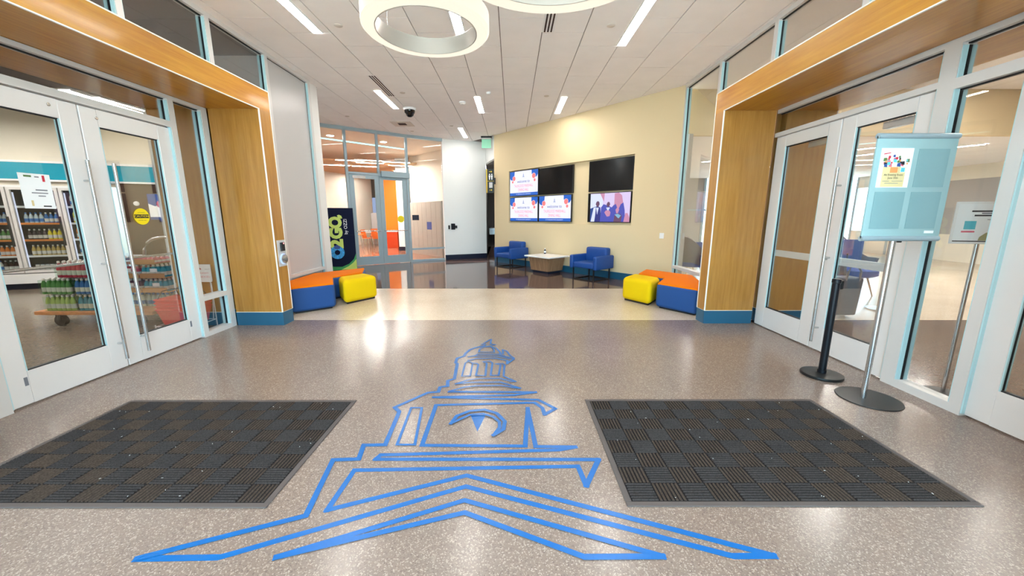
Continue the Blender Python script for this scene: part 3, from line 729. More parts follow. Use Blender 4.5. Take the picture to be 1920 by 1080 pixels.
for q in range(6): MB().box(-.11, .11, -.11 + q * .038, -.092 + q * .038, 0, .006).build('slat', 'slot_dark', t, local=True)
# exit sign
t = thing('exit_sign', 'green acrylic exit sign hanging from the ceiling at the corridor', 'exit sign', (-0.83, 12.75, H))
MB().box(-.17, .17, -.05, .05, -.05, 0).build('housing', 'black', t, local=True)
MB().box(-.155, .155, -.04, .04, -.09, -.05).build('lamp_body', 'grey_panel', t, local=True)
MB().box(-.15, .15, -.006, .006, -.36, -.09).build('acrylic_panel', 'exit_acrylic', t, local=True)

# ================================================================== PORTAL CONTROLS, WALL DEVICES
t = thing('access_panel', 'brushed steel plate with card reader and round button on the left wooden portal', 'access panel', (PL, 5.185, 1.0))
MB().box(PL, PL + .006, 5.10, 5.275, .82, 1.18).build('plate', 'grey_panel', t)
q = MB().box(PL + .006, PL + .03, 5.155, 5.235, 1.03, 1.15).build('card_reader', 'black', t, bevel=.008)
MB(frame((PL + .0305, 5.205, 1.135), (0, 1, 0), (0, 0, 1))).flat(circle(0, 0, .010, 12)).build('status_light', 'led_red', q)
F = frame((PL + .006, 5.195, .92), (0, 1, 0), (0, 0, 1))
MB(F).lathe([(.072, 0), (.072, .012), (.066, .016)], n=24).build('glow_ring', 'led_blue', t, smooth=True)
b_ = MB(F).lathe([(.064, .012), (.064, .03), (.05, .034)], n=24).build('push_button', 'steel', t, smooth=True)
F2 = frame((PL + .0412, 5.195, .92), (0, 1, 0), (0, 0, 1))
MB(F2).box(-.035, .035, .005, .014, 0, .0008).build('engraving', 'ink_grey', b_); MB(F2).box(-.025, .035, -.014, -.005, 0, .0008).build('engraving', 'ink_grey', b_)

F, L = seg_frame(GLASS[-1], WHITE_END)
t = thing('card_reader', 'black card reader and intercom on the white wall', 'card reader', tuple(F @ Vector((.25, 1.13, 0))))
MB(F).box(.13, .19, 1.07, 1.20, 0, .03).build('reader', 'black', t, bevel=.006)
MB(F).box(.23, .37, 1.05, 1.26, 0, .05).build('intercom_body', 'black_metal', t, bevel=.01)
MB(F).box(.37, .44, 1.10, 1.19, .01, .07).build('side_module', 'black', t, bevel=.008)
# blade sign at the corridor corner
t = thing('blade_sign', 'dark green blade sign with yellow edge and arrows at the corridor corner', 'sign', (-0.66, 12.45, 2.25))
F = frame((-0.66, 12.45, 2.62), (1, -.12, 0), (0, 0, 1))
MB(F).box(-.155, .085, -.37, .37, -.02, .02).build('panel', 'sign_dark', t)
MB(F).box(-.165, -.135, -.37, .37, .02, .026).build('edge_stripe', 'sign_yellow', t)
MB(F).box(.085, .13, -.1, .1, -.01, .01).build('bracket', 'black', t)
def arrow(Fm, x, y, s, m, t):
    MB(Fm).flat([(x - s, y - s * .12), (x + s * .3, y - s * .12), (x + s * .3, y - s * .6), (x + s, y), (x + s * .3, y + s * .6), (x + s * .3, y + s * .12), (x - s, y + s * .12)], .021).build('arrow', m, t)
arrow(F, -.025, .29, .05, 'sign_yellow', t); arrow(F, -.025, -.28, .05, 'sign_yellow', t)
for dx in (-.06, .015):
    MB(F).flat(circle(dx, .205, .020, 12), .021).build('figure_icon', 'paper', t)
    MB(F).flat([(dx - .03, .175), (dx + .03, .175), (dx + .018, .10), (dx + .012, .04), (dx - .012, .04), (dx - .018, .10)], .021).build('figure_icon', 'paper', t)
MB(F).box(-.13, .08, -.005, .003, .02, .021).build('divider', 'sign_yellow', t)
MB(F).box(-.075, .035, -.21, -.04, .02, .021).build('map_icon', 'grey_panel', t)
t = thing('light_switch', 'white wall switch plate on the yellow wall', 'switch', yw(5.87, 1.09))
F = frame(yw(5.87, 1.09), (YD.x, YD.y, 0), (0, 0, 1))
MB(F).box(-.05, .05, -.06, .06, 0, .008).build('plate', 'white_plastic', t, bevel=.002); MB(F).box(-.02, .02, -.035, .035, .008, .012).build('rocker', 'white_plastic', t)

# ================================================================== SCREENS
def screen(s0, s1, z0, z1, kind, label):
    F = frame(yw((s0 + s1) / 2, (z0 + z1) / 2, -.06), (YD.x, YD.y, 0), (0, 0, 1))
    t = thing('wall_screen', label, 'screen', tuple(F @ Vector((0, 0, 0))), 'screens on the yellow wall')
    a, b = (s1 - s0) / 2 - .008, (z1 - z0) / 2 - .008
    MB(F).box(-a, a, -b, b, 0, .05).build('housing', 'black', t, bevel=.004, seg=1)
    MB(F).box(-.2, .2, -.15, .15, -.03, 0).build('bracket', 'black', t)
    a -= .014; b -= .016; z = .0506
    def fl(poly, m, nm, k=0):
        return MB(frame(F @ Vector((0, 0, z + k * .0006)), F.to_3x3() @ Vector((1, 0, 0)), (0, 0, 1))).flat(poly).build(nm, m, t)
    if kind == 'off':
        fl([(-a, -b), (a, -b), (a, b), (-a, b)], 'black_gloss', 'display')
        return
    G = lambda x, y, k: frame(F @ Vector((x, y, z + k * .0006)), F.to_3x3() @ Vector((1, 0, 0)), (0, 0, 1))
    if kind == 'welcome':
        fl([(-a, -b), (a, -b), (a, b), (-a, b)], 'scr_white', 'display')
        fl([(-a, -b), (a, -b), (a, -b + .085), (-a, -b + .085)], 'scr_blue', 'bottom_band', 1)
        fl([(-a, b), (-a, b - .18), (-a + .04, b - .23), (-a + .10, b - .25), (-a + .16, b - .24), (-a + .20, b - .2), (-a + .22, b)], 'scr_blue', 'corner_shape', 1)
        fl([(a, b), (a - .26, b), (a - .26, b - .1), (a - .2, b - .17), (a - .12, b - .21), (a - .05, b - .2), (a, b - .13)], 'scr_blue', 'corner_shape', 1)
        for x, y, r in ((-a + .19, b - .20, .075), (-a + .13, b - .30, .045), (a - .17, b - .17, .08), (a - .13, b - .29, .05)):
            fl(circle(x, y, r), 'scr_white', 'disc_edge', 2); fl(circle(x, y, r - .008), 'scr_coral', 'disc', 3)
        MB(G(0, b - .11, 1)).flat([(-.045, -.07), (.045, -.07), (.03, -.045), (.02, -.045), (.018, .0), (.004, .03), (0, .08), (-.004, .03), (-.018, 0), (-.02, -.045), (-.03, -.045)]).build('tower_mark', 'scr_grey', t)
        text('welcome to', .115, 'scr_navy', G(0, .055, 2), t, 'screen_lettering')
        text('THURGOOD MARSHALL', .115, 'scr_coral', G(0, -.075, 2), t, 'screen_lettering', sx=.66)
        text('DINING HALL', .115, 'scr_coral', G(0, -.19, 2), t, 'screen_lettering', sx=.66)
        text('AT MORGAN STATE UNIVERSITY', .045, 'scr_white', G(0, -b + .042, 2), t, 'screen_lettering')
    else:
        fl([(-a, -b), (a, -b), (a, b), (-a, b)], 'black_gloss', 'display')
        l = -a + .07
        W = a - l
        P = lambda u, v: (l + W * u, -b + 2 * b * v)
        sh = lambda pts, m, k, nm='picture_shape': fl([P(*p) for p in pts], m, nm, k)
        sh([(0, 0), (1, 0), (1, 1), (0, 1)], 'ph_bg', 1, 'picture')
        sh([(.0, .45), (.33, .55), (.33, .98), (.0, .98)], 'ph_light', 2); sh([(.36, .7), (.37, 1), (.25, 1)], 'ph_skin2', 3)
        sh([(.62, .3), (.62, .98), (.72, 1), (.80, .9), (.84, .6), (.86, .3)], 'ph_skin2', 2)
        sh([(.0, 0), (.0, .47), (.1, .52), (.2, .56), (.27, .5), (.3, 0)], 'scr_navy', 3)
        sh([(.02, 0), (.09, .5), (.16, .52), (.12, 0)], 'ph_light', 4); sh([(.13, .0), (.15, .5), (.26, .5), (.27, 0)], 'ph_suit2', 4); sh([(.16, .5), (.23, .5), (.19, .25)], 'ph_light', 5)
        sh([(.145, .62), (.16, .7), (.2, .74), (.24, .7), (.25, .62), (.22, .53), (.18, .53)], 'ph_skin', 6)
        sh([(.27, .0), (.29, .5), (.35, .62), (.5, .55), (.56, .5), (.62, .6), (.62, 0)], 'ph_suit', 4); sh([(.42, .5), (.52, .5), (.47, .36)], 'ph_light', 5)
        sh([(.43, .6), (.45, .68), (.48, .7), (.51, .67), (.52, .6), (.49, .52), (.45, .52)], 'ph_skin', 6)
        sh([(.38, .33), (.42, .4), (.5, .4), (.54, .33), (.52, .2), (.45, .18)], 'ph_skin2', 7)
        sh([(.58, .0), (.6, .55), (.66, .62), (.72, .4), (.78, .6), (.84, .66), (.88, .4), (.9, 0)], 'ph_suit', 5)
        sh([(.62, .0), (.64, .25), (.7, .3), (.78, .28), (.82, .2), (.8, 0)], 'ph_skin', 6); sh([(.64, .25), (.72, .28), (.80, .22), (.74, .12)], 'ph_teal', 7)
        sh([(.66, .42), (.69, .48), (.73, .48), (.75, .42), (.72, .3), (.68, .3)], 'ph_skin2', 8)
        sh([(.86, 0), (.9, .3), (.95, .3), (1, .15), (1, 0)], 'ph_skin2', 6)
screen(.765, 2.035, 2.10, 2.86, 'welcome', 'lit welcome screen at the top left of the screen group')
screen(2.05, 3.325, 2.10, 2.84, 'off', 'black switched-off screen in the middle of the screen group')
screen(.775, 2.035, 1.345, 2.085, 'welcome', 'lit welcome screen at the bottom left of the screen group')
screen(2.06, 3.295, 1.345, 2.09, 'welcome', 'lit welcome screen below the middle black screen')
screen(3.825, 5.09, 2.10, 2.85, 'off', 'black switched-off screen at the right end of the screen group')
screen(3.825, 5.07, 1.35, 2.08, 'photo', 'lit screen showing a group of people in suits')

# ================================================================== SEATING IN THE LOBBY
def soft_block(poly, h, m, name, t, bev=.055):
    MB().prism(poly, .025, h).build(name, m, t, smooth=True, bevel=bev, seg=5, angle=60)
def shrink(poly, d):
    cx = sum(p[0] for p in poly) / len(poly); cy = sum(p[1] for p in poly) / len(poly); n = len(poly); out = []
    a = sum(poly[i][0] * poly[(i + 1) % n][1] - poly[(i + 1) % n][0] * poly[i][1] for i in range(n))
    s = 1 if a > 0 else -1
    for i in range(n):
        p0, p1, p2 = Vector(poly[i - 1]), Vector(poly[i]), Vector(poly[(i + 1) % n])
        d1 = (p1 - p0).normalized(); d2 = (p2 - p1).normalized()
        n1 = Vector((-d1.y, d1.x)) * s; n2 = Vector((-d2.y, d2.x)) * s
        mm = (n1 + n2).normalized(); mm *= d / max(.4, mm.dot(n1)); out.append(tuple(p1 + mm))
    return out
def bench(poly, label, h=.43):
    cx = sum(p[0] for p in poly) / len(poly); cy = sum(p[1] for p in poly) / len(poly)
    t = thing('zigzag_bench', label, 'bench', (cx, cy, 0), 'zigzag benches')
    soft_block(poly, h - .012, 'blue_fabric', 'body', t)
    MB().prism(shrink(poly, .015), h - .05, h).build('seat_top', 'orange_fabric', t, smooth=True, bevel=.035, seg=4, angle=60)
    MB().prism(shrink(poly, .06), 0, .03).build('plinth', 'black', t)
def cube_seat(poly, label, h=.43):
    cx = sum(p[0] for p in poly) / len(poly); cy = sum(p[1] for p in poly) / len(poly)
    t = thing('cube_ottoman', label, 'ottoman', (cx, cy, 0), 'yellow cube ottomans')
    soft_block(poly, h, 'yellow_fabric', 'cushion', t, .075)
    MB().prism(shrink(poly, .05), 0, .03).build('plinth', 'black', t)
bench([(-3.40, 5.60), (-2.92, 6.04), (-3.24, 6.70), (-2.92, 7.24), (-3.14, 7.93), (-3.84, 7.12), (-3.80, 6.00)], 'blue bench with orange top beside the left wooden portal')
cube_seat([(-2.87, 6.24), (-2.50, 6.83), (-2.86, 7.18), (-3.17, 6.71)], 'yellow cube ottoman at the left bench')
bench([(2.80, 5.50), (2.39, 6.07), (2.72, 6.62), (2.42, 7.12), (2.78, 7.72), (3.38, 6.88), (3.08, 5.72)], 'blue bench with orange top beside the right wooden portal')
cube_seat([(2.33, 6.15), (2.0, 6.68), (2.36, 7.13), (2.67, 6.62)], 'yellow cube ottoman at the right bench')

def armchair(s, off, label):
    c = YA + YD * s - YM * off
    t = thing('lounge_armchair', label, 'armchair', (0, 0, 0), 'blue lobby armchairs')
    def rb(x0, x1, y0, y1, z0, z1, nm, bev=.035): MB().box(x0, x1, y0, y1, z0, z1).build(nm, 'chair_blue', t, smooth=True, bevel=bev, seg=4, local=True, angle=60)
    # local: x across, y towards the wall
    rb(-.27, .27, -.33, .24, .29, .43, 'seat'); rb(-.275, .275, .13, .31, .36, .76, 'backrest', .045)
    rb(-.36, -.265, -.34, .32, .27, .59, 'armrest'); rb(.265, .36, -.34, .32, .27, .59, 'armrest')
    for x in (-.27, .27):
        for y in (-.29, .28): MB().box(x - .012, x + .012, y - .012, y + .012, 0, .28).build('leg', 'black', t, local=True)
    for y in (-.29, .28): MB().box(-.258, .258, y - .012, y + .012, 0, .02).build('runner', 'black', t, local=True)
    for x in (-.27, .27): MB().box(x - .012, x + .012, -.278, .268, 0, .02).build('runner', 'black', t, local=True)
    t.location = (c.x, c.y, 0); t.rotation_euler.z = math.atan2(YD.y, YD.x); t.scale = (1.12, 1.08, 1.0)
    return t
armchair(1.36, .43, 'blue armchair nearest the corridor, left of the coffee table')
armchair(4.36, .43, 'blue armchair right of the coffee table, under the right screens')
c = YA + YD * 2.88 - YM * .47
t = thing('coffee_table', 'low coffee table with white top and tapered wood base', 'table', (0, 0, 0))
MB().prism([(-.28, -.24), (.28, -.24), (.28, .24), (-.28, .24)], 0, .07).build('plinth', 'dark_navy', t, local=True)
MB().prism([(-.32, -.28), (.32, -.28), (.32, .28), (-.32, .28)], .07, .43, [(-.365, -.32), (.365, -.32), (.365, .32), (-.365, .32)]).build('base', 'wood_table', t, local=True)
MB().box(-.47, .47, -.40, .40, .43, .465).build('table_top', 'white_top', t, bevel=.008, local=True)
t.location = (c.x, c.y, 0); t.rotation_euler.z = math.atan2(YD.y, YD.x)
q = c - YD * .36 + YM * .30
t = thing('sanitizer_bottle', 'small dark bottle with a white label on the coffee table', 'bottle', (q.x, q.y, .465))
MB().lathe([(.03, 0), (.032, .01), (.032, .09), (.014, .11), (.014, .13)], n=12).build('body', 'dark_navy', t, smooth=True, local=True)
MB().lathe([(.0325, .03), (.0325, .08)], n=12, cap=False).build('bottle_label', 'paper', t, local=True)
MB().lathe([(.016, .13), (.016, .15), (.008, .155)], n=12).build('cap', 'paper', t, smooth=True, local=True)

# ================================================================== MATS
def floor_mat(x0, x1, y0, y1, label, seed):
    t = thing('floor_mat', label, 'mat', ((x0 + x1) / 2, (y0 + y1) / 2, 0), 'entrance mats')
    e = .035
    MB().box(x0 + e, x1 - e, y0 + e, y1 - e, 0, .006).build('backing', 'mat_pile', t)
    for a in ((x0, x1, y0, y0 + e), (x0, x1, y1 - e, y1), (x0, x0 + e, y0 + e, y1 - e), (x1 - e, x1, y0 + e, y1 - e)):
        MB().box(*a, 0, .007).build('border', 'mat_edge', t, bevel=.003, seg=1)
    nx, ny = 12, 8
    cw, ch = (x1 - x0 - 2 * e) / nx, (y1 - y0 - 2 * e) / ny
    m = MB(); zt = .0135
    for i in range(nx):
        for j in range(ny):
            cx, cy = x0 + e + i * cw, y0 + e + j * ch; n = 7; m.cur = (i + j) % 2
            for k in range(n):
                # ridges of triangular section, direction alternating from square to square
                if (i + j) % 2:
                    a, c_ = cx + (k + .18) * cw / n, cx + (k + .82) * cw / n
                    m.add([(a, cy + .004, .006), (c_, cy + .004, .006), ((a + c_) / 2, cy + .006, .0135), (a, cy + ch - .004, .006), (c_, cy + ch - .004, .006), ((a + c_) / 2, cy + ch - .006, .0135)], [(0, 1, 2), (1, 4, 5, 2), (4, 3, 5), (3, 0, 2, 5)])
                else:
                    a, c_ = cy + (k + .18) * ch / n, cy + (k + .82) * ch / n
                    m.add([(cx + .004, a, .006), (cx + .004, c_, .006), (cx + .006, (a + c_) / 2, .0135), (cx + cw - .004, a, .006), (cx + cw - .004, c_, .006), (cx + cw - .006, (a + c_) / 2, .0135)], [(0, 2, 1), (1, 2, 5, 4), (4, 5, 3), (3, 5, 2, 0)])
    tag(m.build('pile_ridges', ['mat_rib_cool', 'mat_rib'], t), kind='stuff')
    rnd = random.Random(seed)
    lint = MB()
    for k in range(26):
        x, y = rnd.uniform(x0 + .05, x1 - .05), rnd.uniform(y0 + .05, y1 - .05); a = rnd.uniform(0, PI); l = rnd.uniform(.002, .006); w_ = rnd.uniform(.0008, .0018)
        dx, dy = math.cos(a), math.sin(a)
        lint.add([(x - dx * l - dy * w_, y - dy * l + dx * w_, .0145), (x + dx * l - dy * w_, y + dy * l + dx * w_, .0145), (x + dx * l + dy * w_, y + dy * l - dx * w_, .0150), (x - dx * l + dy * w_, y - dy * l - dx * w_, .0145)], [(3, 2, 1, 0)])
    tag(lint.build('lint', 'paper', t), kind='stuff')
floor_mat(-3.155, -1.285, 1.70, 2.865, 'charcoal ribbed floor mat left of the blue floor emblem', 3)
floor_mat(0.605, 2.485, 1.71, 2.88, 'charcoal ribbed floor mat right of the blue floor emblem', 5)

# ================================================================== STANCHION AND SIGN STAND
t = thing('stanchion_post', 'black stanchion post with round base in front of the lounge doors', 'stanchion', (2.975, 3.37, 0))
MB().lathe([(.165, 0), (.168, .01), (.165, .025), (.03, .032)], n=36).build('base', 'black', t, smooth=True, local=True)
MB().lathe([(.036, .03), (.036, .06), (.031, .062), (.031, .90), (.036, .905), (.036, .935), (.03, .94)], n=20).build('post', 'black_metal', t, smooth=True, local=True)
MB().box(.028, .052, -.022, .022, .845, .925).build('belt_slot', 'black', t, bevel=.004, local=True)
t = thing('sign_stand', 'aqua poster display stand on a silver pole with round black base', 'sign stand', (2.985, 2.90, 0))
MB().lathe([(.215, 0), (.217, .004), (.214, .009), (.02, .012)], n=40).build('base', 'black', t, smooth=True, local=True)
MB().cyl((-.045, 0, .01), (-.045, 0, 2.03), .02, 16).build('pole', 'steel', t, smooth=True, local=True)
MB().cyl((-.02, -.01, 1.31), (.005, -.015, 1.31), .007, 8).build('knob', 'black', t, local=True)
px0, px1, pz0, pz1 = -.325, .265, 1.335, 2.075
MB().box(px0, px1, -.032, -.022, pz0, pz1).build('panel', 'aqua_print', t, local=True)
for z_ in (pz0, pz1): MB().cyl((px0, -.027, z_), (px1, -.027, z_), .02, 14).build('edge_rail', 'blue_frame', t, smooth=True, local=True)
F0 = frame((2.985, 2.90 - .033, 0), (1, 0, 0), (0, 0, 1))
pw = .225
for i, x_ in enumerate((px0 + .045, px0 + .315)):
    for j, z_ in enumerate((1.41, 1.715)):
        if (i, j) == (0, 1): continue
        MB(F0).box(x_, x_ + pw, z_, z_ + .27, 0, .002).build('pocket', 'aqua_pocket', t)
MB(F0).box(px0 + .47, px0 + .54, 1.375, 1.395, 0, .002).build('maker_label', 'paper', t)
t2 = thing('event_poster', 'white event poster with colourful artwork in the aqua display stand', 'poster', (2.985 + px0 + .15, 2.865, 1.85))
fx = px0 + .04
MB(F0).box(fx, fx + .235, 1.712, 1.99, 0, .002).build('sheet', 'paper', t2)
G = lambda k: frame((2.985, 2.90 - .0352 - .0005 * k, 0), (1, 0, 0), (0, 0, 1))
MB(G(0)).flat([(fx + .03, 1.716), (fx + .2, 1.716), (fx + .2, 1.86), (fx + .03, 1.86)]).build('tan_field', 'paper_tan', t2)
rnd = random.Random(11)
cols = ['pink_ink', 'blue_ink', 'teal_ink', 'red_ink', 'orange_ink', 'green_ink', 'ink']
for k in range(34):
    u = rnd.uniform(-1, 1); hgt = .085 * (1 - .55 * u * u)
    x_ = fx + .117 + u * .088; z_ = 1.865 + rnd.uniform(0, hgt); s = rnd.uniform(.006, .014)
    MB(G(1 + k * .05)).flat([(x_ - s, z_ - s * .8), (x_ + s, z_ - s), (x_ + s * .8, z_ + s), (x_ - s * .9, z_ + s * .8)]).build('artwork_patch', cols[k % 7], t2)
MB(G(3)).flat([(fx + .02, 1.945), (fx + .07, 1.955), (fx + .07, 1.961), (fx + .02, 1.952)]).build('artwork_patch', 'red_ink', t2)
MB(G(2)).flat([(fx + .085, 1.818), (fx + .14, 1.818), (fx + .14, 1.856), (fx + .085, 1.856)]).build('orange_block', 'orange_ink', t2)
MB(G(2)).flat([(fx + .16, 1.82), (fx + .195, 1.82), (fx + .195, 1.856), (fx + .16, 1.856)]).build('aqua_block', 'paper', t2)
MB(G(2.5)).flat([(fx + .163, 1.823), (fx + .192, 1.823), (fx + .192, 1.853), (fx + .163, 1.853)]).build('aqua_block', 'teal_ink', t2)
text('An Evening Event', .02, 'ink', frame((2.985 + fx + .115, 2.8632, 1.802), (1, 0, 0), (0, 0, 1)), t2)
text('June 20th', .02, 'ink', frame((2.985 + fx + .115, 2.8632, 1.78), (1, 0, 0), (0, 0, 1)), t2)
for z_, a_, b_ in ((1.758, .04, .09), (1.758, .11, .19), (1.742, .06, .16)):
    MB(G(2)).flat([(fx + a_, z_ - .0015), (fx + b_, z_ - .0015), (fx + b_, z_ + .0015), (fx + a_, z_ + .0015)]).build('fine_print', 'ink_grey', t2)

# ================================================================== KIOSK PANEL
t = thing('container_kiosk', 'tall navy return kiosk with lime lettering beside the dining room doors', 'kiosk', (-4.88, 10.74, 0))
kx0, kx1, ky = -5.24, -4.52, 10.60
MB().box(kx0, kx1, ky, ky + .28, 0, 1.735).build('cabinet', 'black', t, bevel=.006, seg=1)
MB().box(kx0 + .004, kx1 - .004, ky - .006, ky, .004, 1.731).build('front_panel', 'kiosk_navy', t)
K = lambda x, z, k=0: frame((x, ky - .0068 - .0008 * k, z), (0, 0, 1), (-1, 0, 0))     # text runs upwards
F = frame((kx0, ky - .0068, 0), (1, 0, 0), (0, 0, 1))
W_ = kx1 - kx0
def ringpoly(cx, cy, R, r, n=28): return circle(cx, cy, R, n), circle(cx, cy, r, n)
def annulus(Fm, cx, cy, R, r, m, t, nm, a0=0, a1=2 * PI, n=28):
    vs = []; fs = []
    for i in range(n + 1):
        a = a0 + (a1 - a0) * i / n; vs += [(cx + R * math.cos(a), cy + R * math.sin(a), 0), (cx + r * math.cos(a), cy + r * math.sin(a), 0)]
    for i in range(n): fs.append((2 * i, 2 * i + 2, 2 * i + 3, 2 * i + 1))
    return MB(Fm).add(vs, fs).build(nm, m, t)
text('2', .50, 'lime', K(kx0 + .235, .745, .5), t, 'lettering', bold=.03, fit=(.27, .34))
text('G', .50, 'lime', K(kx0 + .235, 1.035, .7), t, 'lettering', bold=.03, fit=(.31, .35))
text('O', .50, 'lime', K(kx0 + .235, 1.335, .9), t, 'lettering', bold=.03, fit=(.33, .35))
annulus(frame((kx0, ky - .0085, 0), (1, 0, 0), (0, 0, 1)), .235, .50, .185, .07, 'kiosk_blue', t, 'blue_ring')
MB(frame((kx0, ky - .0095, 0), (1, 0, 0), (0, 0, 1))).flat([(.17, .60), (.30, .60), (.32, .67), (.235, .72), (.15, .67)]).build('ring_shade', 'blue_ink', t)
MB(F).flat([(.33, 1.46), (.30, 1.53), (.35, 1.55), (.41, 1.52), (.43, 1.45), (.38, 1.44)], .0003).build('leaf_mark', 'lime', t)
text('by OZZI', .12, 'paper', K(kx0 + .50, 1.22), t, 'lettering')
MB(F).flat([(0.004, .004), (W_ - .004, .004), (W_ - .004, .46), (.65, .30), (.52, .17), (.33, .09), (.12, .10), (.004, .13)], .0003).build('green_swoosh', 'kiosk_green', t)
MB(F).flat([(.3, .004), (W_ - .004, .004), (W_ - .004, .30), (.62, .19), (.5, .10)], .0008).build('lime_swoosh', 'lime', t)
MB(F).box(.004, W_ - .004, .985, .988, 0, .0005).build('panel_seam', 'black', t)
t.rotation_euler.z = .43
# ================================================================== THE SHOP BEYOND THE LEFT DOORS
SD = Vector((0.9256, 0.3786)).normalized(); SO = Vector((-10.43, 7.54))
def sf(s=0.0, n=0.0, z=0.0):     # frame on the cooler wall: x along, y up, z out towards the shop floor
    q = SO + SD * s + Vector((SD.y, -SD.x)) * n
    return frame((q.x, q.y, z), (SD.x, SD.y, 0), (0, 0, 1))
def sp(s, n=0.0):
    q = SO + SD * s + Vector((SD.y, -SD.x)) * n
    return (q.x, q.y)
SH = 4.02
struct(MB(sf()).box(-3.9, -1.2, 0, SH, -.1, 0).build('wall_shop', 'cream_wall'), 'cream shop wall left of the coolers', 'wall')
struct(MB(sf()).box(-1.2, 2.09, 2.12, SH, -.1, 0).build('wall_shop', 'cream_wall'), 'cream shop wall above the coolers', 'wall')
struct(MB(sf()).box(2.09, 4.84, 0, SH, -.1, 0).build('wall_shop', 'cream_wall'), 'cream shop wall behind the brown panel', 'wall')
struct(MB(sf()).box(2.10, 4.80, 0, 2.22, 0, .03).build('wall_panel', 'brown_panel'), 'dark brown wood panel right of the coolers', 'wall panel')
t = thing('sign_band', 'teal fascia band running above the coolers', 'fascia', tuple(sf(0, 0, 2.2).translation))
MB(sf()).box(-3.9, 4.8, 2.235, 2.56, .001, .07).build('band', 'teal_band', t)
MB(sf()).box(-3.9, 4.8, 2.56, 2.60, .001, .08).build('band_trim', 'white_plastic', t); MB(sf()).box(-3.9, 4.8, 2.20, 2.235, .031, .08).build('band_trim', 'white_plastic', t)
struct(MB().box(-6.05, -5.95, 6.6, 9.3, 0, SH).build('wall_shop', 'cream_wall'), 'cream shop return wall', 'wall')
struct(MB().box(-6.05, XL - .06, 6.55, 6.65, 0, SH).build('wall_shop', 'grey_panel'), 'pale grey shop wall behind the clerestory', 'wall')
struct(MB().box(-14.1, -14, -2, 7, 0, SH).build('wall_shop', 'cream_wall'), 'cream shop end wall', 'wall')
struct(MB().box(-14, XL - .1, -2.1, -2, 0, SH).build('wall_shop', 'cream_wall'), 'cream shop front wall', 'wall')
struct(MB().box(-14.1, XL - .06, -2.1, 6.6, SH + .012, SH + .06).build('ceiling', 'dark_ceiling_grid'), 'dark shop ceiling', 'ceiling')
sc = bpy.data.objects['ceiling.002'] if 'ceiling.002' in bpy.data.objects else None
cs = [o for o in bpy.data.objects if o.get('label') == 'dark shop ceiling'][0]
for i in range(6):
    for j in range(8):
        x1_ = XL - .07 - i * 1.22
        MB().box(x1_ - 1.21, x1_, -2.0 + j * 1.06 + .01, -2.0 + (j + 1) * 1.06, SH, SH + .012).build('ceiling_tile', 'dark_ceiling', cs)
struct(MB().prism([(-14.1, 6.6), (-5.95, 6.6), (-5.95, 9.4), (-14.1, 6.2)], SH, SH + .05).build('ceiling', 'dark_ceiling'), 'dark shop ceiling over the coolers', 'ceiling')
for i, (x_, y_, a_, l_) in enumerate(((-6.9, 6.9, 0.1, 'hanging strip light in the shop, seen over the doors'), (-9.0, 6.2, 1.2, 'hanging strip light over the shop coolers'), (-7.5, 3.5, 0, 'hanging strip light over the drinks cart'), (-10.5, 3.0, 0, 'hanging strip light at the back of the shop'), (-5.6, 1.0, 0, 'hanging strip light near the shop entrance'))):
    t = linear_light(x_, y_ - .75, y_ + .75, l_, 'hanging strip lights in the shop', .16, 3.4, 'lamp_shop', a_)
    for q in (-.6, .6): MB().cyl((0, q, .012), (0, q, SH - 3.388), .004, 6).build('hanger', 'steel', t, local=True)
# cooler
t = thing('drinks_cooler', 'white glass-door drinks cooler against the shop wall', 'cooler', tuple(sf(.4).translation))
C0, DW = -1.15, .76
MB(sf()).box(C0 - .04, C0 + 4 * DW + .04, 0, .13, -.6, -.06).build('toe_kick', 'dark_navy', t)
MB(sf()).box(C0 - .04, C0 + 4 * DW + .04, .13, .33, -.6, .03).build('plinth', 'cooler_white', t)
MB(sf()).box(C0 - .04, C0 + 4 * DW + .04, .33, 2.12, -.66, -.6).build('back_panel', 'cooler_inner', t)
for q in (C0 - .04, C0 + 4 * DW): MB(sf()).box(q, q + .04, .33, 2.12, -.6, 0).build('side_panel', 'cooler_white', t)
MB(sf()).box(C0, C0 + 4 * DW, 2.06, 2.12, -.6, 0).build('top_panel', 'cooler_white', t)
for k in range(4):
    a, c = C0 + k * DW + .01, C0 + (k + 1) * DW - .01
    d = MB(sf()).box(a, a + .05, .35, 2.08, 0, .04).build('door', 'metal_frame', t)
    MB(sf()).box(c - .05, c, .35, 2.08, 0, .04).build('door_stile', 'metal_frame', d)
    MB(sf()).box(a + .05, c - .05, .35, .40, 0, .04).build('door_rail', 'metal_frame', d); MB(sf()).box(a + .05, c - .05, 2.03, 2.08, 0, .04).build('door_rail', 'metal_frame', d)
    MB(sf()).box(a + .05, c - .05, .40, 2.03, .015, .02).build('door_pane', 'cooler_glass', d)
    MB(sf()).box(c - .045, c - .02, .9, 1.5, .05, .08).build('door_handle', 'black', d)
    for z_ in (.385, .69, 1.02, 1.36, 1.70):
        s_ = MB(sf()).box(a, c, z_ - .02, z_, -.5, -.05).build('shelf', 'cooler_white', t)
        MB(sf()).box(a, c, z_ - .025, z_ + .015, -.05, -.035).build('price_rail', 'shelf_orange' if z_ in (1.02, 1.36) and k < 3 else 'white_plastic', s_)
    MB(sf()).box(a + .045, a + .06, .45, 1.98, -.03, -.015).build('light_tube', 'scr_white', t)
bm_cache = {}
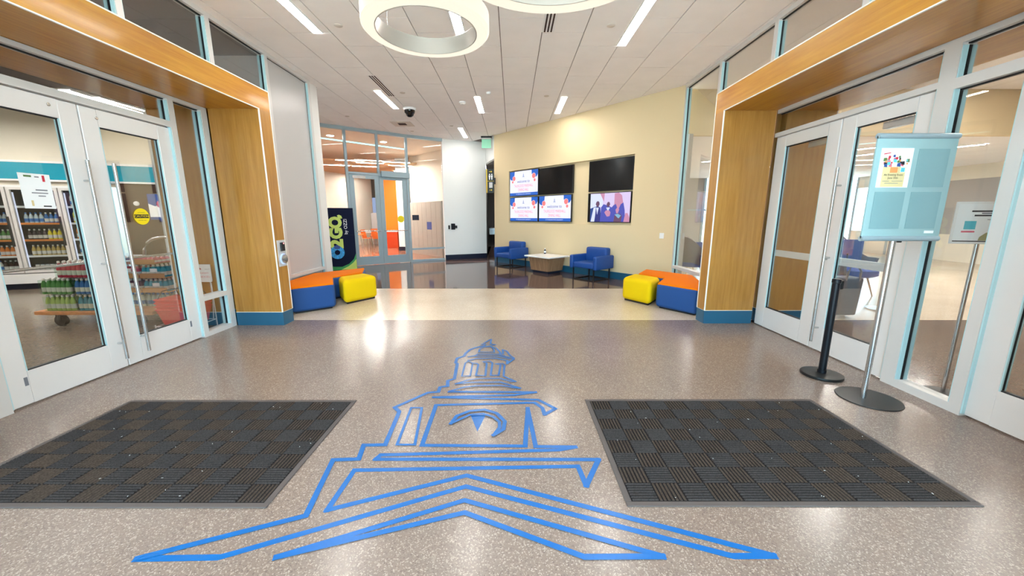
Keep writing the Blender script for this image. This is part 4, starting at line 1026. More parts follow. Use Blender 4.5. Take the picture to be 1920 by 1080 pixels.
def bottle_mesh(m, kind):
    if (m, kind) in bm_cache: return bm_cache[(m, kind)]
    b = MB()
    if kind == 'bottle': b.lathe([(.030, 0), (.033, .01), (.033, .12), (.028, .15), (.013, .19), (.013, .20)], n=10)
    elif kind == 'can': b.lathe([(.026, 0), (.031, .01), (.031, .11), (.026, .12)], n=10)
    else: b.add(*(lambda q: (q.v, q.f))(MB().prism([(-.04, -.04), (.04, -.04), (.04, .04), (-.04, .04)], 0, .20))); b.add([(-.04, -.04, .20), (.04, -.04, .20), (.04, .04, .20), (-.04, .04, .20), (-.04, 0, .25), (.04, 0, .25)], [(0, 1, 5, 4), (2, 3, 4, 5), (1, 2, 5), (3, 0, 4)])
    b.cur = 1
    if kind == 'bottle': b.lathe([(.015, .195), (.015, .22), (.010, .225)], n=10); b.lathe([(.0336, .035), (.0336, .10)], n=10, cap=False)
    elif kind == 'can': b.lathe([(.024, .121), (.020, .124)], n=10)
    else: b.prism([(-.0405, -.0405), (.0405, -.0405), (.0405, .0405), (-.0405, .0405)], .05, .12)
    o = b.build('drink', [m, 'd_white' if m not in ('d_white', 'd_clear') else 'd_blue'], smooth=True)
    bm_cache[(m, kind)] = o.data; bpy.data.objects.remove(o)
    return bm_cache[(m, kind)]
names = dict(d_yellow='yellow', d_amber='amber', d_dark='dark', d_white='white', d_cola='dark brown', d_orange='orange', d_red='red', d_green='green', d_lime='lime', d_clear='clear', d_purple='purple', d_blue='blue')
door_lab = ['left', 'left', 'middle', 'right']
stock = {1: {.385: ['d_white', 'd_cola'], .69: ['d_white', 'd_orange'], 1.02: ['d_dark', 'd_green'], 1.36: ['d_red', 'd_clear']},
         2: {.385: ['d_white'], .69: ['d_amber'], 1.02: ['d_dark', 'd_yellow'], 1.36: ['d_clear', 'd_blue']},
         3: {.385: ['d_purple', 'd_white'], .69: ['d_white'], 1.02: ['d_orange', 'd_white'], 1.36: ['d_yellow', 'd_white'], 1.70: ['d_white']}}
lev = {.385: 'bottom', .69: 'second', 1.02: 'third', 1.36: 'fourth', 1.70: 'top'}
for k in stock:
    a, c = C0 + k * DW + .08, C0 + (k + 1) * DW - .08
    for z_, ms_ in stock[k].items():
        kind = 'carton' if k == 3 else 'bottle'
        if k == 2 and z_ == .385: kind = 'can'
        n = 6 if kind == 'carton' else 8
        for i in range(n):
            m_ = ms_[min(len(ms_) - 1, i * len(ms_) // n)]
            o = bpy.data.objects.new('drink_' + kind, bottle_mesh(m_, kind)); COL.objects.link(o)
            q = sp(a + (c - a) * (i + .5) / n, -.13); o.location = (q[0], q[1], z_ + .0005); o.rotation_euler.z = math.atan2(SD.y, SD.x)
            tag(o, '%s drink %s on the %s shelf behind the %s visible cooler door' % (names[m_], kind, lev[z_], door_lab[k]), kind, '%s drink %ss, %s shelf, %s cooler door' % (names[m_], kind, lev[z_], door_lab[k]))
# poster on the brown panel
F = sf(2.72, .0305, 1.72)
t = thing('wall_poster', 'purple and white poster with a red shape on the brown shop panel', 'poster', tuple(F.translation))
MB(F).box(-.17, .2, -.29, .27, 0, .006).build('sheet', 'paper', t)
MB(frame(F @ Vector((0, 0, .0065)), F.to_3x3() @ Vector((1, 0, 0)), (0, 0, 1))).flat([(-.17, .27), (-.17, .06), (-.05, .0), (.05, .1), (.2, .12), (.2, .27)]).build('purple_field', 'blue_ink', t)
MB(frame(F @ Vector((0, 0, .007)), F.to_3x3() @ Vector((1, 0, 0)), (0, 0, 1))).flat(circle(.06, .05, .09)).build('red_shape', 'red_ink', t)
MB(F).box(-.17, .2, -.29, -.23, .006, .007).build('purple_strip', 'blue_ink', t)
F = sf(2.35, .0305, 1.78)
t = thing('wall_alarm', 'small white round alarm on the brown shop panel', 'alarm', tuple(F.translation))
MB(F).lathe([(.05, 0), (.045, .03), (.02, .04)], n=18).build('dome', 'white_plastic', t, smooth=True)

# paper notice and caution sticker on the shop doors
F = frame((XL - .0065, 3.17, 1.71), (0, 1, 0), (0, 0, 1))
t = thing('paper_notice', 'white paper notice taped inside the glass of the left shop door', 'notice', (XL - .01, 3.17, 1.71))
F = frame((XL + .0042, 3.175, 1.705), (0, 1, 0), (0, 0, 1))
MB(F).box(-.105, .105, -.14, .14, 0, .0006).build('sheet', 'paper', t)
G = frame((XL + .0053, 3.175, 1.705), (0, 1, 0), (0, 0, 1))
for a_, b_, c_, d_, m_ in ((-.07, -.02, .11, .125, 'green_ink'), (.0, .03, .11, .12, 'ink_grey'), (.05, .068, .08, .13, 'red_ink'), (-.01, .07, .005, .015, 'ink_grey'), (-.04, .07, -.018, -.01, 'ink_grey'), (.0, .05, -.042, -.034, 'ink_grey'), (-.055, -.04, -.12, -.075, 'paper_tan'), (.02, .075, -.125, -.115, 'ink')):
    MB(G).flat([(a_, c_), (b_, c_), (b_, d_), (a_, d_)]).build('printed_mark', m_, t)
t = thing('caution_sticker', 'round yellow caution sticker on the glass of the right shop door', 'sticker', (XL, 4.02, 1.5))
F = frame((XL + .0045, 4.02, 1.50), (0, 1, 0), (0, 0, 1))
MB(F).lathe([(.085, 0), (.085, .0006)], n=28).build('disc', 'caution', t)
MB(F).box(-.078, .078, -.017, .022, .0006, .0010).build('black_bar', 'ink', t)
text('CAUTION', .034, 'caution', frame((XL + .0062, 4.02, 1.502), (0, 1, 0), (0, 0, 1)), t)
text('automatic door', .014, 'ink', frame((XL + .0062, 4.02, 1.462), (0, 1, 0), (0, 0, 1)), t)
text('AUTOMATIC', .014, 'ink', frame((XL + .0062, 4.02, 1.54), (0, 1, 0), (0, 0, 1)), t)

# cart with drinks
t = thing('platform_cart', 'wooden platform cart with iron wheels and a bent steel handle in the shop', 'cart', (-5.8, 5.35, 0))
for j in range(4): MB().box(-6.58, -4.95, 4.98 + j * .2, 5.172 + j * .2, .165, .215).build('deck_plank', 'cart_wood', t, bevel=.006, seg=1)
for x_ in (-6.30, -5.2):
    for y_ in (5.05, 5.68):
        w_ = MB(frame((x_, y_, .075), (1, 0, 0), (0, 0, 1))).lathe([(.03, -.03), (.075, -.028), (.078, 0), (.075, .028), (.03, .03)], n=20).build('wheel', 'iron', t, smooth=True)
        MB().box(x_ - .02, x_ + .02, y_ - .05, y_ + .05, .075, .165).build('fork', 'iron', w_)
pth = [(-5.72, 5.80, .21), (-5.72, 5.80, .90), (-5.70, 5.80, 1.0), (-5.64, 5.80, 1.10), (-5.54, 5.80, 1.16), (-5.42, 5.80, 1.185), (-5.15, 5.80, 1.19), (-5.06, 5.80, 1.15), (-5.02, 5.80, 1.05), (-5.02, 5.80, .21)]
MB().tube(pth, .022, 10).build('handle', 'steel', t, smooth=True)
def pack(x0, y0, z0, nx, ny, m, label, cap='d_white', tray=False, pitch=.068, film=True, h=1.0):
    w_, d_ = nx * pitch, ny * pitch
    t = thing('drinks_pack', label, 'drinks pack', (x0 + w_ / 2, y0 + d_ / 2, z0), 'drinks packs on the shop cart')
    z1 = z0 + (.012 if tray else 0)
    if tray:
        MB().box(x0 - .006, x0 + w_ + .006, y0 - .006, y0 + d_ + .006, z0, z1).build('tray_floor', 'cardboard', t)
        MB().box(x0 - .008, x0 + w_ + .008, y0 - .010, y0 - .006, z0, z0 + .07).build('tray_front', 'cardboard', t)
        MB().box(x0 + w_ * .45, x0 + w_ * .75, y0 - .0115, y0 - .010, z0 + .09, z0 + .14).build('price_card', 'paper', t)
    bm_ = bottle_mesh(m, 'bottle')
    for i in range(nx):
        for j in range(ny):
            o = bpy.data.objects.new('bottle', bm_); COL.objects.link(o); o.parent = t
            o.location = ((i + .5) * pitch - w_ / 2, (j + .5) * pitch - d_ / 2, z1 - z0); o.scale = (1, 1, h)
    if film and not tray: MB().box(x0 - .003, x0 + w_ + .003, y0 - .003, y0 + d_ + .003, z0 + .001, z0 + .205 * h).build('shrink_film', 'clear_film', t)
    return t
pack(-6.46, 5.02, .216, 6, 4, 'd_lime', 'lime green drinks pack at the bottom of the cart stack', h=.98)
pack(-6.47, 5.02, .450, 6, 4, 'd_green', 'dark green drinks pack on top of the lime pack', h=.95)
pack(-6.02, 5.03, .216, 4, 4, 'd_aqua', 'aqua drinks pack beside the lime pack', h=.98)
pack(-6.02, 5.03, .450, 4, 4, 'd_blue', 'blue drinks pack beside the dark green pack', h=.95)
pack(-6.22, 5.03, .680, 7, 4, 'd_red', 'red topped drinks pack at the top of the green stack')
pack(-5.70, 5.30, .216, 5, 4, 'd_white', 'white drinks pack low on the right half of the cart', h=.85)
pack(-5.70, 5.30, .420, 5, 4, 'd_purple', 'tray of purple drinks with a price card', tray=True, h=.80)
pack(-5.70, 5.30, .630, 5, 4, 'd_red', 'tray of red drinks with a price card', tray=True, h=.80)
pack(-5.71, 5.30, .830, 9, 4, 'd_pink', 'pink topped drinks tray on top of the right stack', tray=True, h=.42)
pack(-5.33, 5.30, .216, 5, 4, 'd_clear', 'clear water pack at the right end of the cart', h=.85)
pack(-5.33, 5.30, .420, 5, 4, 'd_aqua', 'lower tray of aqua drinks at the right end of the cart', tray=True, h=.80)
pack(-5.33, 5.30, .630, 5, 4, 'd_aqua', 'upper tray of aqua drinks at the right end of the cart', tray=True, h=.80)

# baskets
t = thing('basket_stand', 'white wire basket stand with a sign panel just inside the shop', 'basket stand', (-4.30, 4.77, 0))
bx0, bx1, by0, by1 = -4.54, -4.06, 4.58, 4.96
for a_, b_ in ((bx0, by0), (bx1, by0), (bx1, by1), (bx0, by1)): MB().cyl((a_, b_, 0), (a_, b_, .14 if b_ == by0 else .62), .007, 8).build('leg_wire', 'wire_white', t)
MB().tube([(bx0, by0, .12), (bx1, by0, .12), (bx1, by1, .12), (bx0, by1, .12)], .006, 8, closed=True).build('ring_wire', 'wire_white', t)
for q in (-4.24, -4.10): MB().tube([(q, by1, .12), (q, 5.0, .40), (q, 5.0, .66)], .006, 8).build('sign_wire', 'wire_white', t)
F = frame((-4.175, 4.985, .75), (1, 0, 0), (0, 0, 1))
MB(F).prism([(-.12, -.12), (.11, -.12), (.12, -.10), (.12, .12), (-.12, .12)], 0, .006).build('sign_panel', 'paper', t)
G = frame((-4.175, 4.9780, .75), (1, 0, 0), (0, 0, 1))
MB(G).flat([(-.105, .06), (-.06, .075), (-.03, .07), (-.035, .085), (.0, .055), (-.045, .04), (-.04, .055), (-.06, .058), (-.1, .045)]).build('red_arrow', 'red_ink', t)
mir = lambda x, z: frame((-4.175 + x, 4.9778, .75 + z), (1, 0, 0), (0, 0, 1)) @ Matrix.Diagonal((-1, 1, 1, 1))
text('Try our', .022, 'ink_grey', mir(.075, .055), t); text('shopping baskets', .028, 'pink_ink', mir(0, .005), t, sx=.9); text('USE A BASKET', .034, 'pink_ink', mir(0, -.05), t, sx=.9)
def basket(z, label):
    t = thing('shopping_basket', label, 'basket', ((bx0 + bx1) / 2, (by0 + by1) / 2, z), 'red shopping baskets')
    W_, D_ = .225, .165; w_, d_ = .185, .125; h = .20
    for s in (-1, 1):
        MB().add([(-w_, s * d_, 0), (w_, s * d_, 0), (W_, s * D_, h), (-W_, s * D_, h), (-w_, s * (d_ - .004), 0), (w_, s * (d_ - .004), 0), (W_, s * (D_ - .004), h), (-W_, s * (D_ - .004), h)], [(0, 1, 2, 3), (7, 6, 5, 4), (3, 2, 6, 7), (0, 3, 7, 4), (1, 5, 6, 2), (0, 4, 5, 1)]).build('side', 'red_plastic', t, local=True)
        MB().add([(s * w_, -d_, 0), (s * w_, d_, 0), (s * W_, D_, h), (s * W_, -D_, h), (s * (w_ - .004), -d_, 0), (s * (w_ - .004), d_, 0), (s * (W_ - .004), D_, h), (s * (W_ - .004), -D_, h)], [(0, 1, 2, 3), (7, 6, 5, 4), (3, 2, 6, 7), (0, 3, 7, 4), (1, 5, 6, 2), (0, 4, 5, 1)]).build('side', 'red_plastic', t, local=True)
    MB().box(-w_, w_, -d_, d_, 0, .004).build('bottom', 'red_plastic', t, local=True)
    MB().tube([(-W_, -D_, h), (W_, -D_, h), (W_, D_, h), (-W_, D_, h)], .010, 8, closed=True).build('rim', 'red_plastic', t, local=True)
    return t
for k, (z_, l_) in enumerate(((.128, 'lowest red shopping basket in the stand'), (.172, 'second red shopping basket from the bottom of the stand'), (.216, 'third red shopping basket from the bottom of the stand'))): basket(z_, l_)
t = basket(.260, 'topmost red shopping basket with raised black handles')
for s in (-1, 1): MB().tube([(-.19, s * .155, .20), (-.17, s * .10, .30), (-.08, s * .06, .33), (.08, s * .06, .33), (.17, s * .10, .30), (.19, s * .155, .20)], .006, 8).build('handle', 'black', t, local=True)

# ================================================================== THE LOUNGE BEYOND THE RIGHT DOORS
struct(MB().box(XR + .06, 15.1, -2.1, 8.2, H, H + .05).build('ceiling', 'tile'), 'high ceiling of the lounge', 'ceiling')
struct(MB().box(3.62, 15.1, 8.2, 8.3, 3.15, H).build('wall_lounge', 'yellow_wall'), 'yellow bulkhead across the lounge', 'wall')
struct(MB().box(3.62, 15.1, 8.3, 17.1, 3.15, 3.2).build('ceiling', 'tile'), 'low rear ceiling of the lounge', 'ceiling')
struct(MB().box(3.60, 3.68, 8.02, 17.1, 0, 3.15).build('wall_lounge', 'grey_wall'), 'grey side wall of the lounge', 'wall')
struct(MB().box(XR + .1, 15.1, -2.1, -2.0, 0, H).build('wall_lounge', 'cream_wall'), 'cream front wall of the lounge', 'wall')
t = thing('window_12', 'window wall at the back of the lounge', 'window', (9, 17, 0), kind='structure')
for k in range(8):
    x_ = 3.7 + k * 1.6
    MB().box(x_ - .05, x_ + .05, 16.95, 17.05, 0, 3.15).build('mullion', 'blue_frame', t)
    if k < 7:
        MB().box(x_ + .05, x_ + 1.55, 16.96, 17.04, 0, .35).build('spandrel', 'grey_panel', t)
        MB().box(x_ + .05, x_ + 1.55, 16.97, 17.03, 1.75, 1.82).build('rail', 'blue_frame', t)
        if k == 3: MB().box(x_ + .05, x_ + 1.55, 16.996, 17.004, .35, 3.15).build('pane', 'glass', t)
        else: MB().box(x_ + .05, x_ + 1.55, 16.99, 17.01, .35, 3.15).build('infill_panel', 'grey_wall', t)
t = thing('window_13', 'window wall at the side of the lounge', 'window', (15, 7, 0), kind='structure')
for k in range(12):
    y_ = -2 + k * 1.7
    MB().box(14.95, 15.05, y_ - .05, y_ + .05, 0, 3.15 if y_ > 8.2 else H).build('mullion', 'blue_frame', t)
    if k < 11:
        MB().box(14.96, 15.04, y_ + .05, y_ + 1.65, 0, .9).build('spandrel', 'cream_wall', t)
        MB().box(14.96, 15.04, y_ + .05, y_ + 1.65, 2.7, 3.15 if y_ > 6.5 else H).build('spandrel', 'cream_wall', t)
        if k == 10: MB().box(14.996, 15.004, y_ + .05, y_ + 1.65, .9, 2.7).build('pane', 'glass', t)
        else: MB().box(14.98, 15.02, y_ + .05, y_ + 1.65, .9, 2.7).build('infill_panel', 'grey_wall', t)
for k, (x_, y_, z_) in enumerate(((8.7, 9.7, 3.15), (9.3, 11.0, 3.15), (7.2, 9.6, 3.15), (6.2, 11.5, 3.15), (10.6, 9.6, 3.15), (8.6, 13.2, 3.15), (6.0, 3.6, H), (8.6, 3.6, H), (6.0, 6.4, H), (8.6, 6.4, H))):
    w_ = ['rear lounge, nearest the bulkhead', 'rear lounge, second row', 'rear lounge, left of the bulkhead middle', 'rear lounge, far left', 'rear lounge, right end', 'rear lounge, farthest back', 'front lounge by the doors', 'front lounge, farther from the doors', 'front lounge before the bulkhead', 'front lounge, right of the bulkhead middle'][k]
    linear_light(x_, y_ - .6, y_ + .6, 'linear light in the ceiling of the ' + w_, 'linear lights in the lounge', z=z_, ang=.6 if z_ < 4 else 0, m='lamp_lounge')
def tub_chair(x, y, rz, label):
    t = thing('tub_chair', label, 'chair', (0, 0, 0), 'blue tub chairs in the lounge')
    n = 20; o_ = []; vs = []; fs = []
    for i in range(n + 1):
        a = -PI * .12 + PI * 1.24 * i / n
        hz_ = .62 + .42 * max(0, math.sin(a)) ** 1.5
        for r, z in ((.33, .36), (.40, hz_), (.36, hz_ + .01), (.30, .40)): vs.append((r * math.cos(a), r * math.sin(a) * .95, z))
    for i in range(n):
        for q in range(4): fs.append((i * 4 + q, i * 4 + 4 + q, i * 4 + 4 + (q + 1) % 4, i * 4 + (q + 1) % 4))
    fs += [(0, 1, 2, 3), (n * 4 + 3, n * 4 + 2, n * 4 + 1, n * 4)]
    MB().add(vs, fs).build('shell', 'tub_shell', t, smooth=True, local=True)
    MB().lathe([(.28, .33), (.33, .36), (.33, .44), (.28, .47), (0, .475)], n=28).build('seat_cushion', 'tub_blue', t, smooth=True, local=True)
    MB().prism([(.27 * math.cos(a), .27 * math.sin(a) * .95) for a in [PI * .05 + PI * .9 * i / 12 for i in range(13)]] + [(.2 * math.cos(a), .2 * math.sin(a) * .95) for a in [PI * .05 + PI * .9 * (12 - i) / 12 for i in range(13)]], .46, .92).build('back_cushion', 'tub_blue', t, smooth=True, local=True, angle=50)
    for a in (PI / 4, 3 * PI / 4, 5 * PI / 4, 7 * PI / 4): MB().cyl((.2 * math.cos(a), .2 * math.sin(a), .35), (.31 * math.cos(a), .31 * math.sin(a), 0), .016, 8, .010).build('leg', 'slat_wood', t, local=True)
    t.location = (x, y, 0); t.rotation_euler.z = rz
    return t
tub_chair(6.55, 7.15, .3, 'blue tub chair seen through the lounge door glass').scale = (1.2, 1.2, 1.15)
tub_chair(4.30, 8.95, 2.2, 'blue tub chair seen through the glass beside the right bench')
t = thing('wheeled_bag', 'grey wheeled shopping bag with loop handles behind the lounge door', 'bag', (4.98, 5.5, 0))
MB().prism([(-.15, -.11), (.15, -.11), (.15, .11), (-.15, .11)], .05, .62, [(-.17, -.13), (.17, -.13), (.17, .13), (-.17, .13)]).build('body', 'bag', t, smooth=True, bevel=.03, seg=3, local=True)
for s in (-1, 1): MB().tube([(-.10, s * .12, .58), (-.09, s * .13, .72), (-.04, s * .12, .80), (.04, s * .12, .80), (.09, s * .13, .72), (.10, s * .12, .58)], .014, 8).build('loop_handle', 'ink_grey', t, smooth=True, local=True)
MB().tube([(-.12, .15, .1), (-.12, .17, .95), (.12, .17, .95), (.12, .15, .1)], .010, 8).build('pull_frame', 'black', t, local=True)
for s in (-1, 1): MB(frame((4.98 + s * .14, 5.6, .05), (0, 1, 0), (0, 0, 1))).lathe([(.05, -.015), (.05, .015)], n=16).build('wheel', 'black', t)
t = thing('shelving_unit', 'black metal shelving unit at the back of the lounge', 'shelf unit', (9.6, 12.0, 0))
for x_ in (-.5, .5):
    for y_ in (-.2, .2): MB().box(x_ - .02, x_ + .02, y_ - .02, y_ + .02, 0, 2.2).build('post', 'black', t, local=True)
for z_ in (.2, .7, 1.2, 1.7, 2.18): MB().box(-.48, .48, -.2, .2, z_ - .015, z_ + .015).build('shelf', 'black', t, local=True)
t.rotation_euler.z = -.6
for k, (dx, z_, m_, l_) in enumerate(((-.25, .716, 'orange_ink', 'orange box on the lower part of the black shelving'), (.2, 1.216, 'paper_tan', 'tan box on the middle of the black shelving'), (-.2, 1.716, 'ink_grey', 'grey box near the top of the black shelving'))):
    o = MB().box(-.14, .14, -.12, .12, 0, .3).build('storage_box', m_, bevel=.01); q = Vector((dx, 0)); o.location = (9.6 + dx * math.cos(-.6), 12 + dx * math.sin(-.6), z_); o.rotation_euler.z = -.6
    tag(o, l_, 'box', 'boxes on the black shelving')
t = thing('side_table', 'small round grey table with a thin pole in the lounge', 'table', (6.1, 5.95, 0))
MB().lathe([(.24, 0), (.24, .012), (.02, .02)], n=28).build('base', 'steel', t, smooth=True, local=True); MB().cyl((0, 0, .02), (0, 0, .68), .02, 10).build('pole', 'steel', t, smooth=True, local=True); MB().lathe([(.30, .68), (.30, .70)], n=28).build('table_top', 'grey_panel', t, local=True)
# notice stand just behind the sidelight
t = thing('notice_stand', 'slim pole stand holding a printed notice behind the narrow sidelight', 'sign stand', (3.72, 3.00, 0))
MB().lathe([(.13, 0), (.13, .01), (.02, .015)], n=28).build('base', 'black', t, smooth=True, local=True)
MB().cyl((0, 0, .01), (0, 0, 1.42), .014, 12).build('pole', 'steel', t, smooth=True, local=True)
F = frame((3.72, 2.985, 1.45), (1, -.35, .0), (0, 0, 1))
MB(F).box(-.19, .19, -.165, .165, 0, .006).build('sign_holder', 'white_plastic', t)
MB(F).box(-.172, .172, -.148, .148, .006, .0066).build('sheet', 'paper', t)
G = lambda k: frame(F @ Vector((0, 0, .007 + .0006 * k)), F.to_3x3() @ Vector((1, 0, 0)), (0, 0, 1))
for a_, b_, c_, d_, m_ in ((-.09, .15, .085, .097, 'ink'), (-.03, .09, .07, .080, 'ink_grey'), (-.07, .12, .052, .064, 'ink'), (.01, .15, .024, .029, 'ink_grey'), (.03, .13, .0, .006, 'ink_grey'), (-.13, -.05, -.075, -.062, 'pink_ink'), (-.172, .172, -.148, -.140, 'ink')):
    MB(G(0)).flat([(a_, c_), (b_, c_), (b_, d_), (a_, d_)]).build('printed_line', m_, t)
MB(G(0)).flat([(-.12, -.05), (-.05, -.05), (-.05, .015), (-.12, .015)]).build('printed_block', 'teal_ink', t)
MB(G(0)).flat([(-.02, -.138), (.15, -.138), (.145, -.10), (.11, -.075), (.02, -.075), (-.015, -.11)]).build('printed_figure', 'olive_ink', t)
MB(G(1)).flat(circle(.065, -.045, .034)).build('printed_hair', 'ink', t); MB(G(2)).flat(circle(.065, -.053, .02)).build('printed_face', 'skin_ink', t)

# ================================================================== THE DINING ROOM
struct(MB().box(-15.1, -15, 10.6, 25, 0, 4.0).build('wall_dining', 'cream_wall'), 'cream side wall of the dining room', 'wall')
struct(MB().box(-15.1, -1.2, 25, 25.1, 0, 4.0).build('wall_dining', 'cream_wall'), 'cream back wall of the dining room', 'wall')
struct(MB().box(-15.1, -5.95, 10.5, 10.6, 0, 4.0).build('wall_dining', 'cream_wall'), 'cream near wall of the dining room', 'wall')
struct(MB().prism([(-15.1, 10.6)] + [(x - .03, y + .06) for x, y in GLASS] + [(-2.3, 13.3), (-1.2, 14.1), (-1.2, 25.1), (-15.1, 25.1)], 3.95, 3.99).build('ceiling', 'cream_wall'), 'cream ceiling of the dining room', 'ceiling')
struct(MB().box(-1.3, -1.2, 14.2, 25, 0, 3.95).build('wall_dining', 'cream_wall'), 'cream right wall of the dining room', 'wall')
struct(MB().box(-6.45, -5.10, 18.9, 19.0, 0, 3.4).build('wall_dining', 'orange_wall'), 'bright orange wall panel in the dining room', 'wall')
t = thing('wall_dining', 'white square column in the dining room', 'column', (-4.77, 16.9, 0), kind='structure')
MB().box(-5.02, -4.52, 16.7, 17.3, .18, 3.95).build('shaft', 'white_wall', t); MB().box(-5.035, -4.505, 16.685, 17.315, 0, .18).build('column_base', 'dark_navy', t)
t = thing('window_14', 'window with a glowing daylight pane in the back wall of the dining room', 'window', (-9.3, 25, 1.2), kind='structure')
MB().box(-10.0, -8.6, 24.97, 24.995, 1.2, 2.7).build('pane', 'scr_grey', t)  # emissive pane stands in for daylight; the wall behind is solid
for a in ((-10.05, -10.0, 1.15, 2.75), (-8.6, -8.55, 1.15, 2.75)): MB().box(a[0], a[1], 24.95, 24.999, a[2], a[3]).build('frame_bar', 'blue_frame', t)
for z_ in (1.15, 2.7): MB().box(-10.0, -8.6, 24.95, 24.999, z_, z_ + .05).build('frame_bar', 'blue_frame', t)
wall_seg('wall_dining', (-11.2, 11.0), (-7.85, 21.5), 0, 3.9, 0.1, 'cream_wall', 'cream wall along the left of the dining room')
o = MB().box(-7.75, -6.9, 20.9, 21.0, 0, 1.7).build('partition', 'grey_panel'); tag(o, 'low grey partition behind the orange chairs', 'partition')
# slatted wood ceiling raft
t = thing('slat_ceiling', 'wood slat ceiling raft in the dining room', 'ceiling raft', (-7, 18, 3.6), kind='structure')
sl = MB().box(-4.6, 4.6, -.05, .05, 0, .06).build('slat', 'slat_wood', t, local=True); sm = sl.data
for k in range(36):
    o = sl if k == 0 else bpy.data.objects.new('slat', sm)
    if k: COL.objects.link(o); o.parent = t
    o.location = (-.6, -3.3 + k * .22, 0); o.rotation_euler.z = .35
for k, (x_, y_, l_) in enumerate(((-6.1, 14.7, 'left of the nearest row'), (-5.4, 14.7, 'right of the nearest row'), (-7.2, 16.0, 'far left'), (-6.2, 16.4, 'left of the middle'), (-5.6, 15.4, 'middle'), (-4.5, 15.2, 'beside the column'), (-4.6, 16.2, 'right of the column'), (-5.0, 18.2, 'deep in the room'), (-7.5, 19.5, 'over the orange chairs'))):
    linear_light(x_, y_ - .5, y_ + .5, 'strip light in the dining room slat ceiling, ' + l_, 'strip lights in the dining room', .1, 3.58, 'lamp_dining', 1.9)
F, L = frame((-6.07, 12.48, 3.93), (1.82, 1.77, 0), (0, 0, 1)), 2.6
o = MB(F).box(-1.5, L + .3, 0, .018, -.05, .05).build('cove_light', 'cove_teal'); tag(o, 'teal glowing line of light in the dining room ceiling', 'light')
for x_, y_, l_ in ((-5.59, 12.15, 'round downlight left of the dining room doors'), (-4.29, 13.15, 'round downlight over the right dining room door')):
    t = thing('downlight', l_, 'downlight', (x_, y_, 3.95), 'dining room downlights')
    MB().lathe([(.10, -.012), (.12, -.006), (.12, 0)], n=20, cap=False).build('trim_ring', 'white_plastic', t, local=True); MB().lathe([(.0, -.008), (.10, -.008), (.10, 0)], n=20).build('lens', 'lamp_shop', t, local=True)
def cafe_chair(x, y, rz, label, seat=.46):
    t = thing('cafe_chair', label, 'chair', (0, 0, 0), 'orange dining chairs')
    MB().box(-.21, .21, -.2, .2, seat - .03, seat).build('seat', 'orange_chair', t, smooth=True, bevel=.014, local=True)
    MB().add([(-.2, .18, seat), (.2, .18, seat), (.19, .27, seat + .4), (-.19, .27, seat + .4), (-.2, .20, seat), (.2, .20, seat), (.19, .29, seat + .4), (-.19, .29, seat + .4)], [(0, 1, 2, 3), (7, 6, 5, 4), (3, 2, 6, 7), (0, 3, 7, 4), (1, 5, 6, 2), (0, 4, 5, 1)]).build('backrest', 'orange_chair', t, local=True)
    for a in (-1, 1):
        for b in (-1, 1): MB().cyl((a * .16, b * .15, seat - .03), (a * .2, b * .2, 0), .012, 8).build('leg', 'steel', t, local=True)
    t.location = (x, y, 0); t.rotation_euler.z = rz
cafe_chair(-6.95, 17.0, 1.7, 'orange high stool with a back, nearest the dining room doors', .72)
cafe_chair(-7.15, 18.7, 1.4, 'orange dining chair left of the white table')
cafe_chair(-6.55, 18.5, 2.6, 'orange dining chair in front of the white table')
cafe_chair(-7.4, 20.2, .2, 'orange dining chair behind the white table')
cafe_chair(-6.3, 19.9, -1.4, 'orange dining chair right of the white table')
cafe_chair(-4.85, 18.2, .7, 'orange dining chair beside the white column')
t = thing('dining_table', 'white dining table among the orange chairs', 'table', (-6.85, 19.4, 0))
MB().box(-.65, .65, -.4, .4, .72, .75).build('table_top', 'white_top', t, local=True); MB().cyl((0, 0, .02), (0, 0, .72), .035, 12).build('pedestal', 'steel', t, local=True); MB().lathe([(.3, 0), (.3, .015), (.04, .025)], n=24).build('base', 'steel', t, local=True)
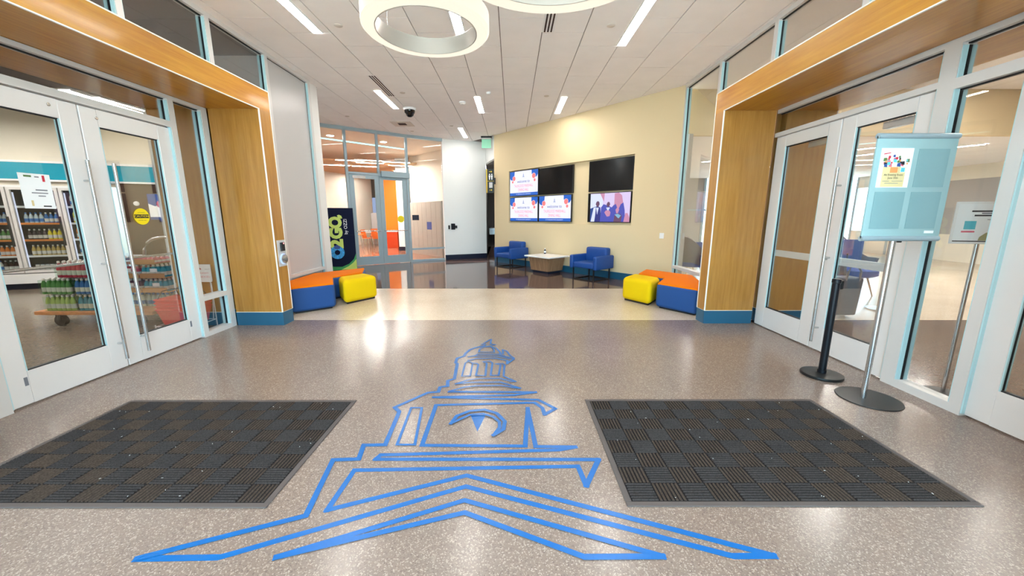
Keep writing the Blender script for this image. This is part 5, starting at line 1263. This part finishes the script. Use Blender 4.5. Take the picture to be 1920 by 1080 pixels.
t = thing('serving_counter', 'orange red counter with a white top below the orange wall', 'counter', (-5.75, 18.4, 0))
MB().box(-.5, .25, -.3, .3, 0, .78).build('body', 'counter_red', t, local=True); MB().box(-.53, .28, -.33, .33, .78, .82).build('counter_top', 'white_top', t, local=True)
# lockers
F = frame((-4.25, 15.75, 0), (1.7, -1.8, 0), (0, 0, 1))
t = thing('locker_bank', 'grey parcel locker bank behind the right dining room pane', 'lockers', (-3.4, 14.9, 0))
LW = 2.42
MB(F).box(0, LW, 0, 2.06, -.4, 0).build('carcass', 'locker', t)
rows = [(.08, .62, 1), (.62, 1.0, 2), (1.0, 1.30, 3), (1.30, 1.62, 2), (1.62, 2.02, 1)]
for i in range(7):
    a, c = .02 + i * .34, .02 + (i + 1) * .34 - .012
    for r, (z0, z1, n) in enumerate(rows):
        nn = 1 + ((i * 3 + r * 2 + n) % 3)
        for k in range(nn):
            if i == 4 and r == 2: continue
            MB(F).box(a, c, z0 + (z1 - z0) * k / nn + .005, z0 + (z1 - z0) * (k + 1) / nn - .005, 0, .012).build('locker_door', 'locker', t)
MB(F).box(.02 + 4 * .34, .02 + 5 * .34 - .012, 1.005, 1.295, 0, .012).build('touch_screen', 'scr_navy', t)
o = MB(F).box(-.6, LW + .5, 2.06, 3.95, -.5, -.42).build('wall_dining', 'cream_wall'); struct(o, 'cream wall above the lockers', 'wall')
F2, L2 = seg_frame(GLASS[3], GLASS[4])
o = MB(F2).box(.10, .32, 1.38, 1.55, .0045, .012).build('door_sign', 'dark_navy'); tag(o, 'small dark room sign on the glass by the dining room doors', 'sign')
# corridor fountain
t = thing('drinking_fountain', 'grey steel drinking fountain on the corridor end wall', 'fountain', (-0.95, 18.6, 0.5))
MB().box(-1.25 + .12, -.55, 18.5, 18.98, .62, .95).build('body', 'steel', t, bevel=.02); MB().box(-1.05, -.63, 18.55, 18.9, .95, .96).build('basin', 'grey_panel', t)
linear_light(-.3, 15.0, 16.2, 'linear light in the corridor ceiling', 'corridor lights', z=3.30, m='lamp_shop')
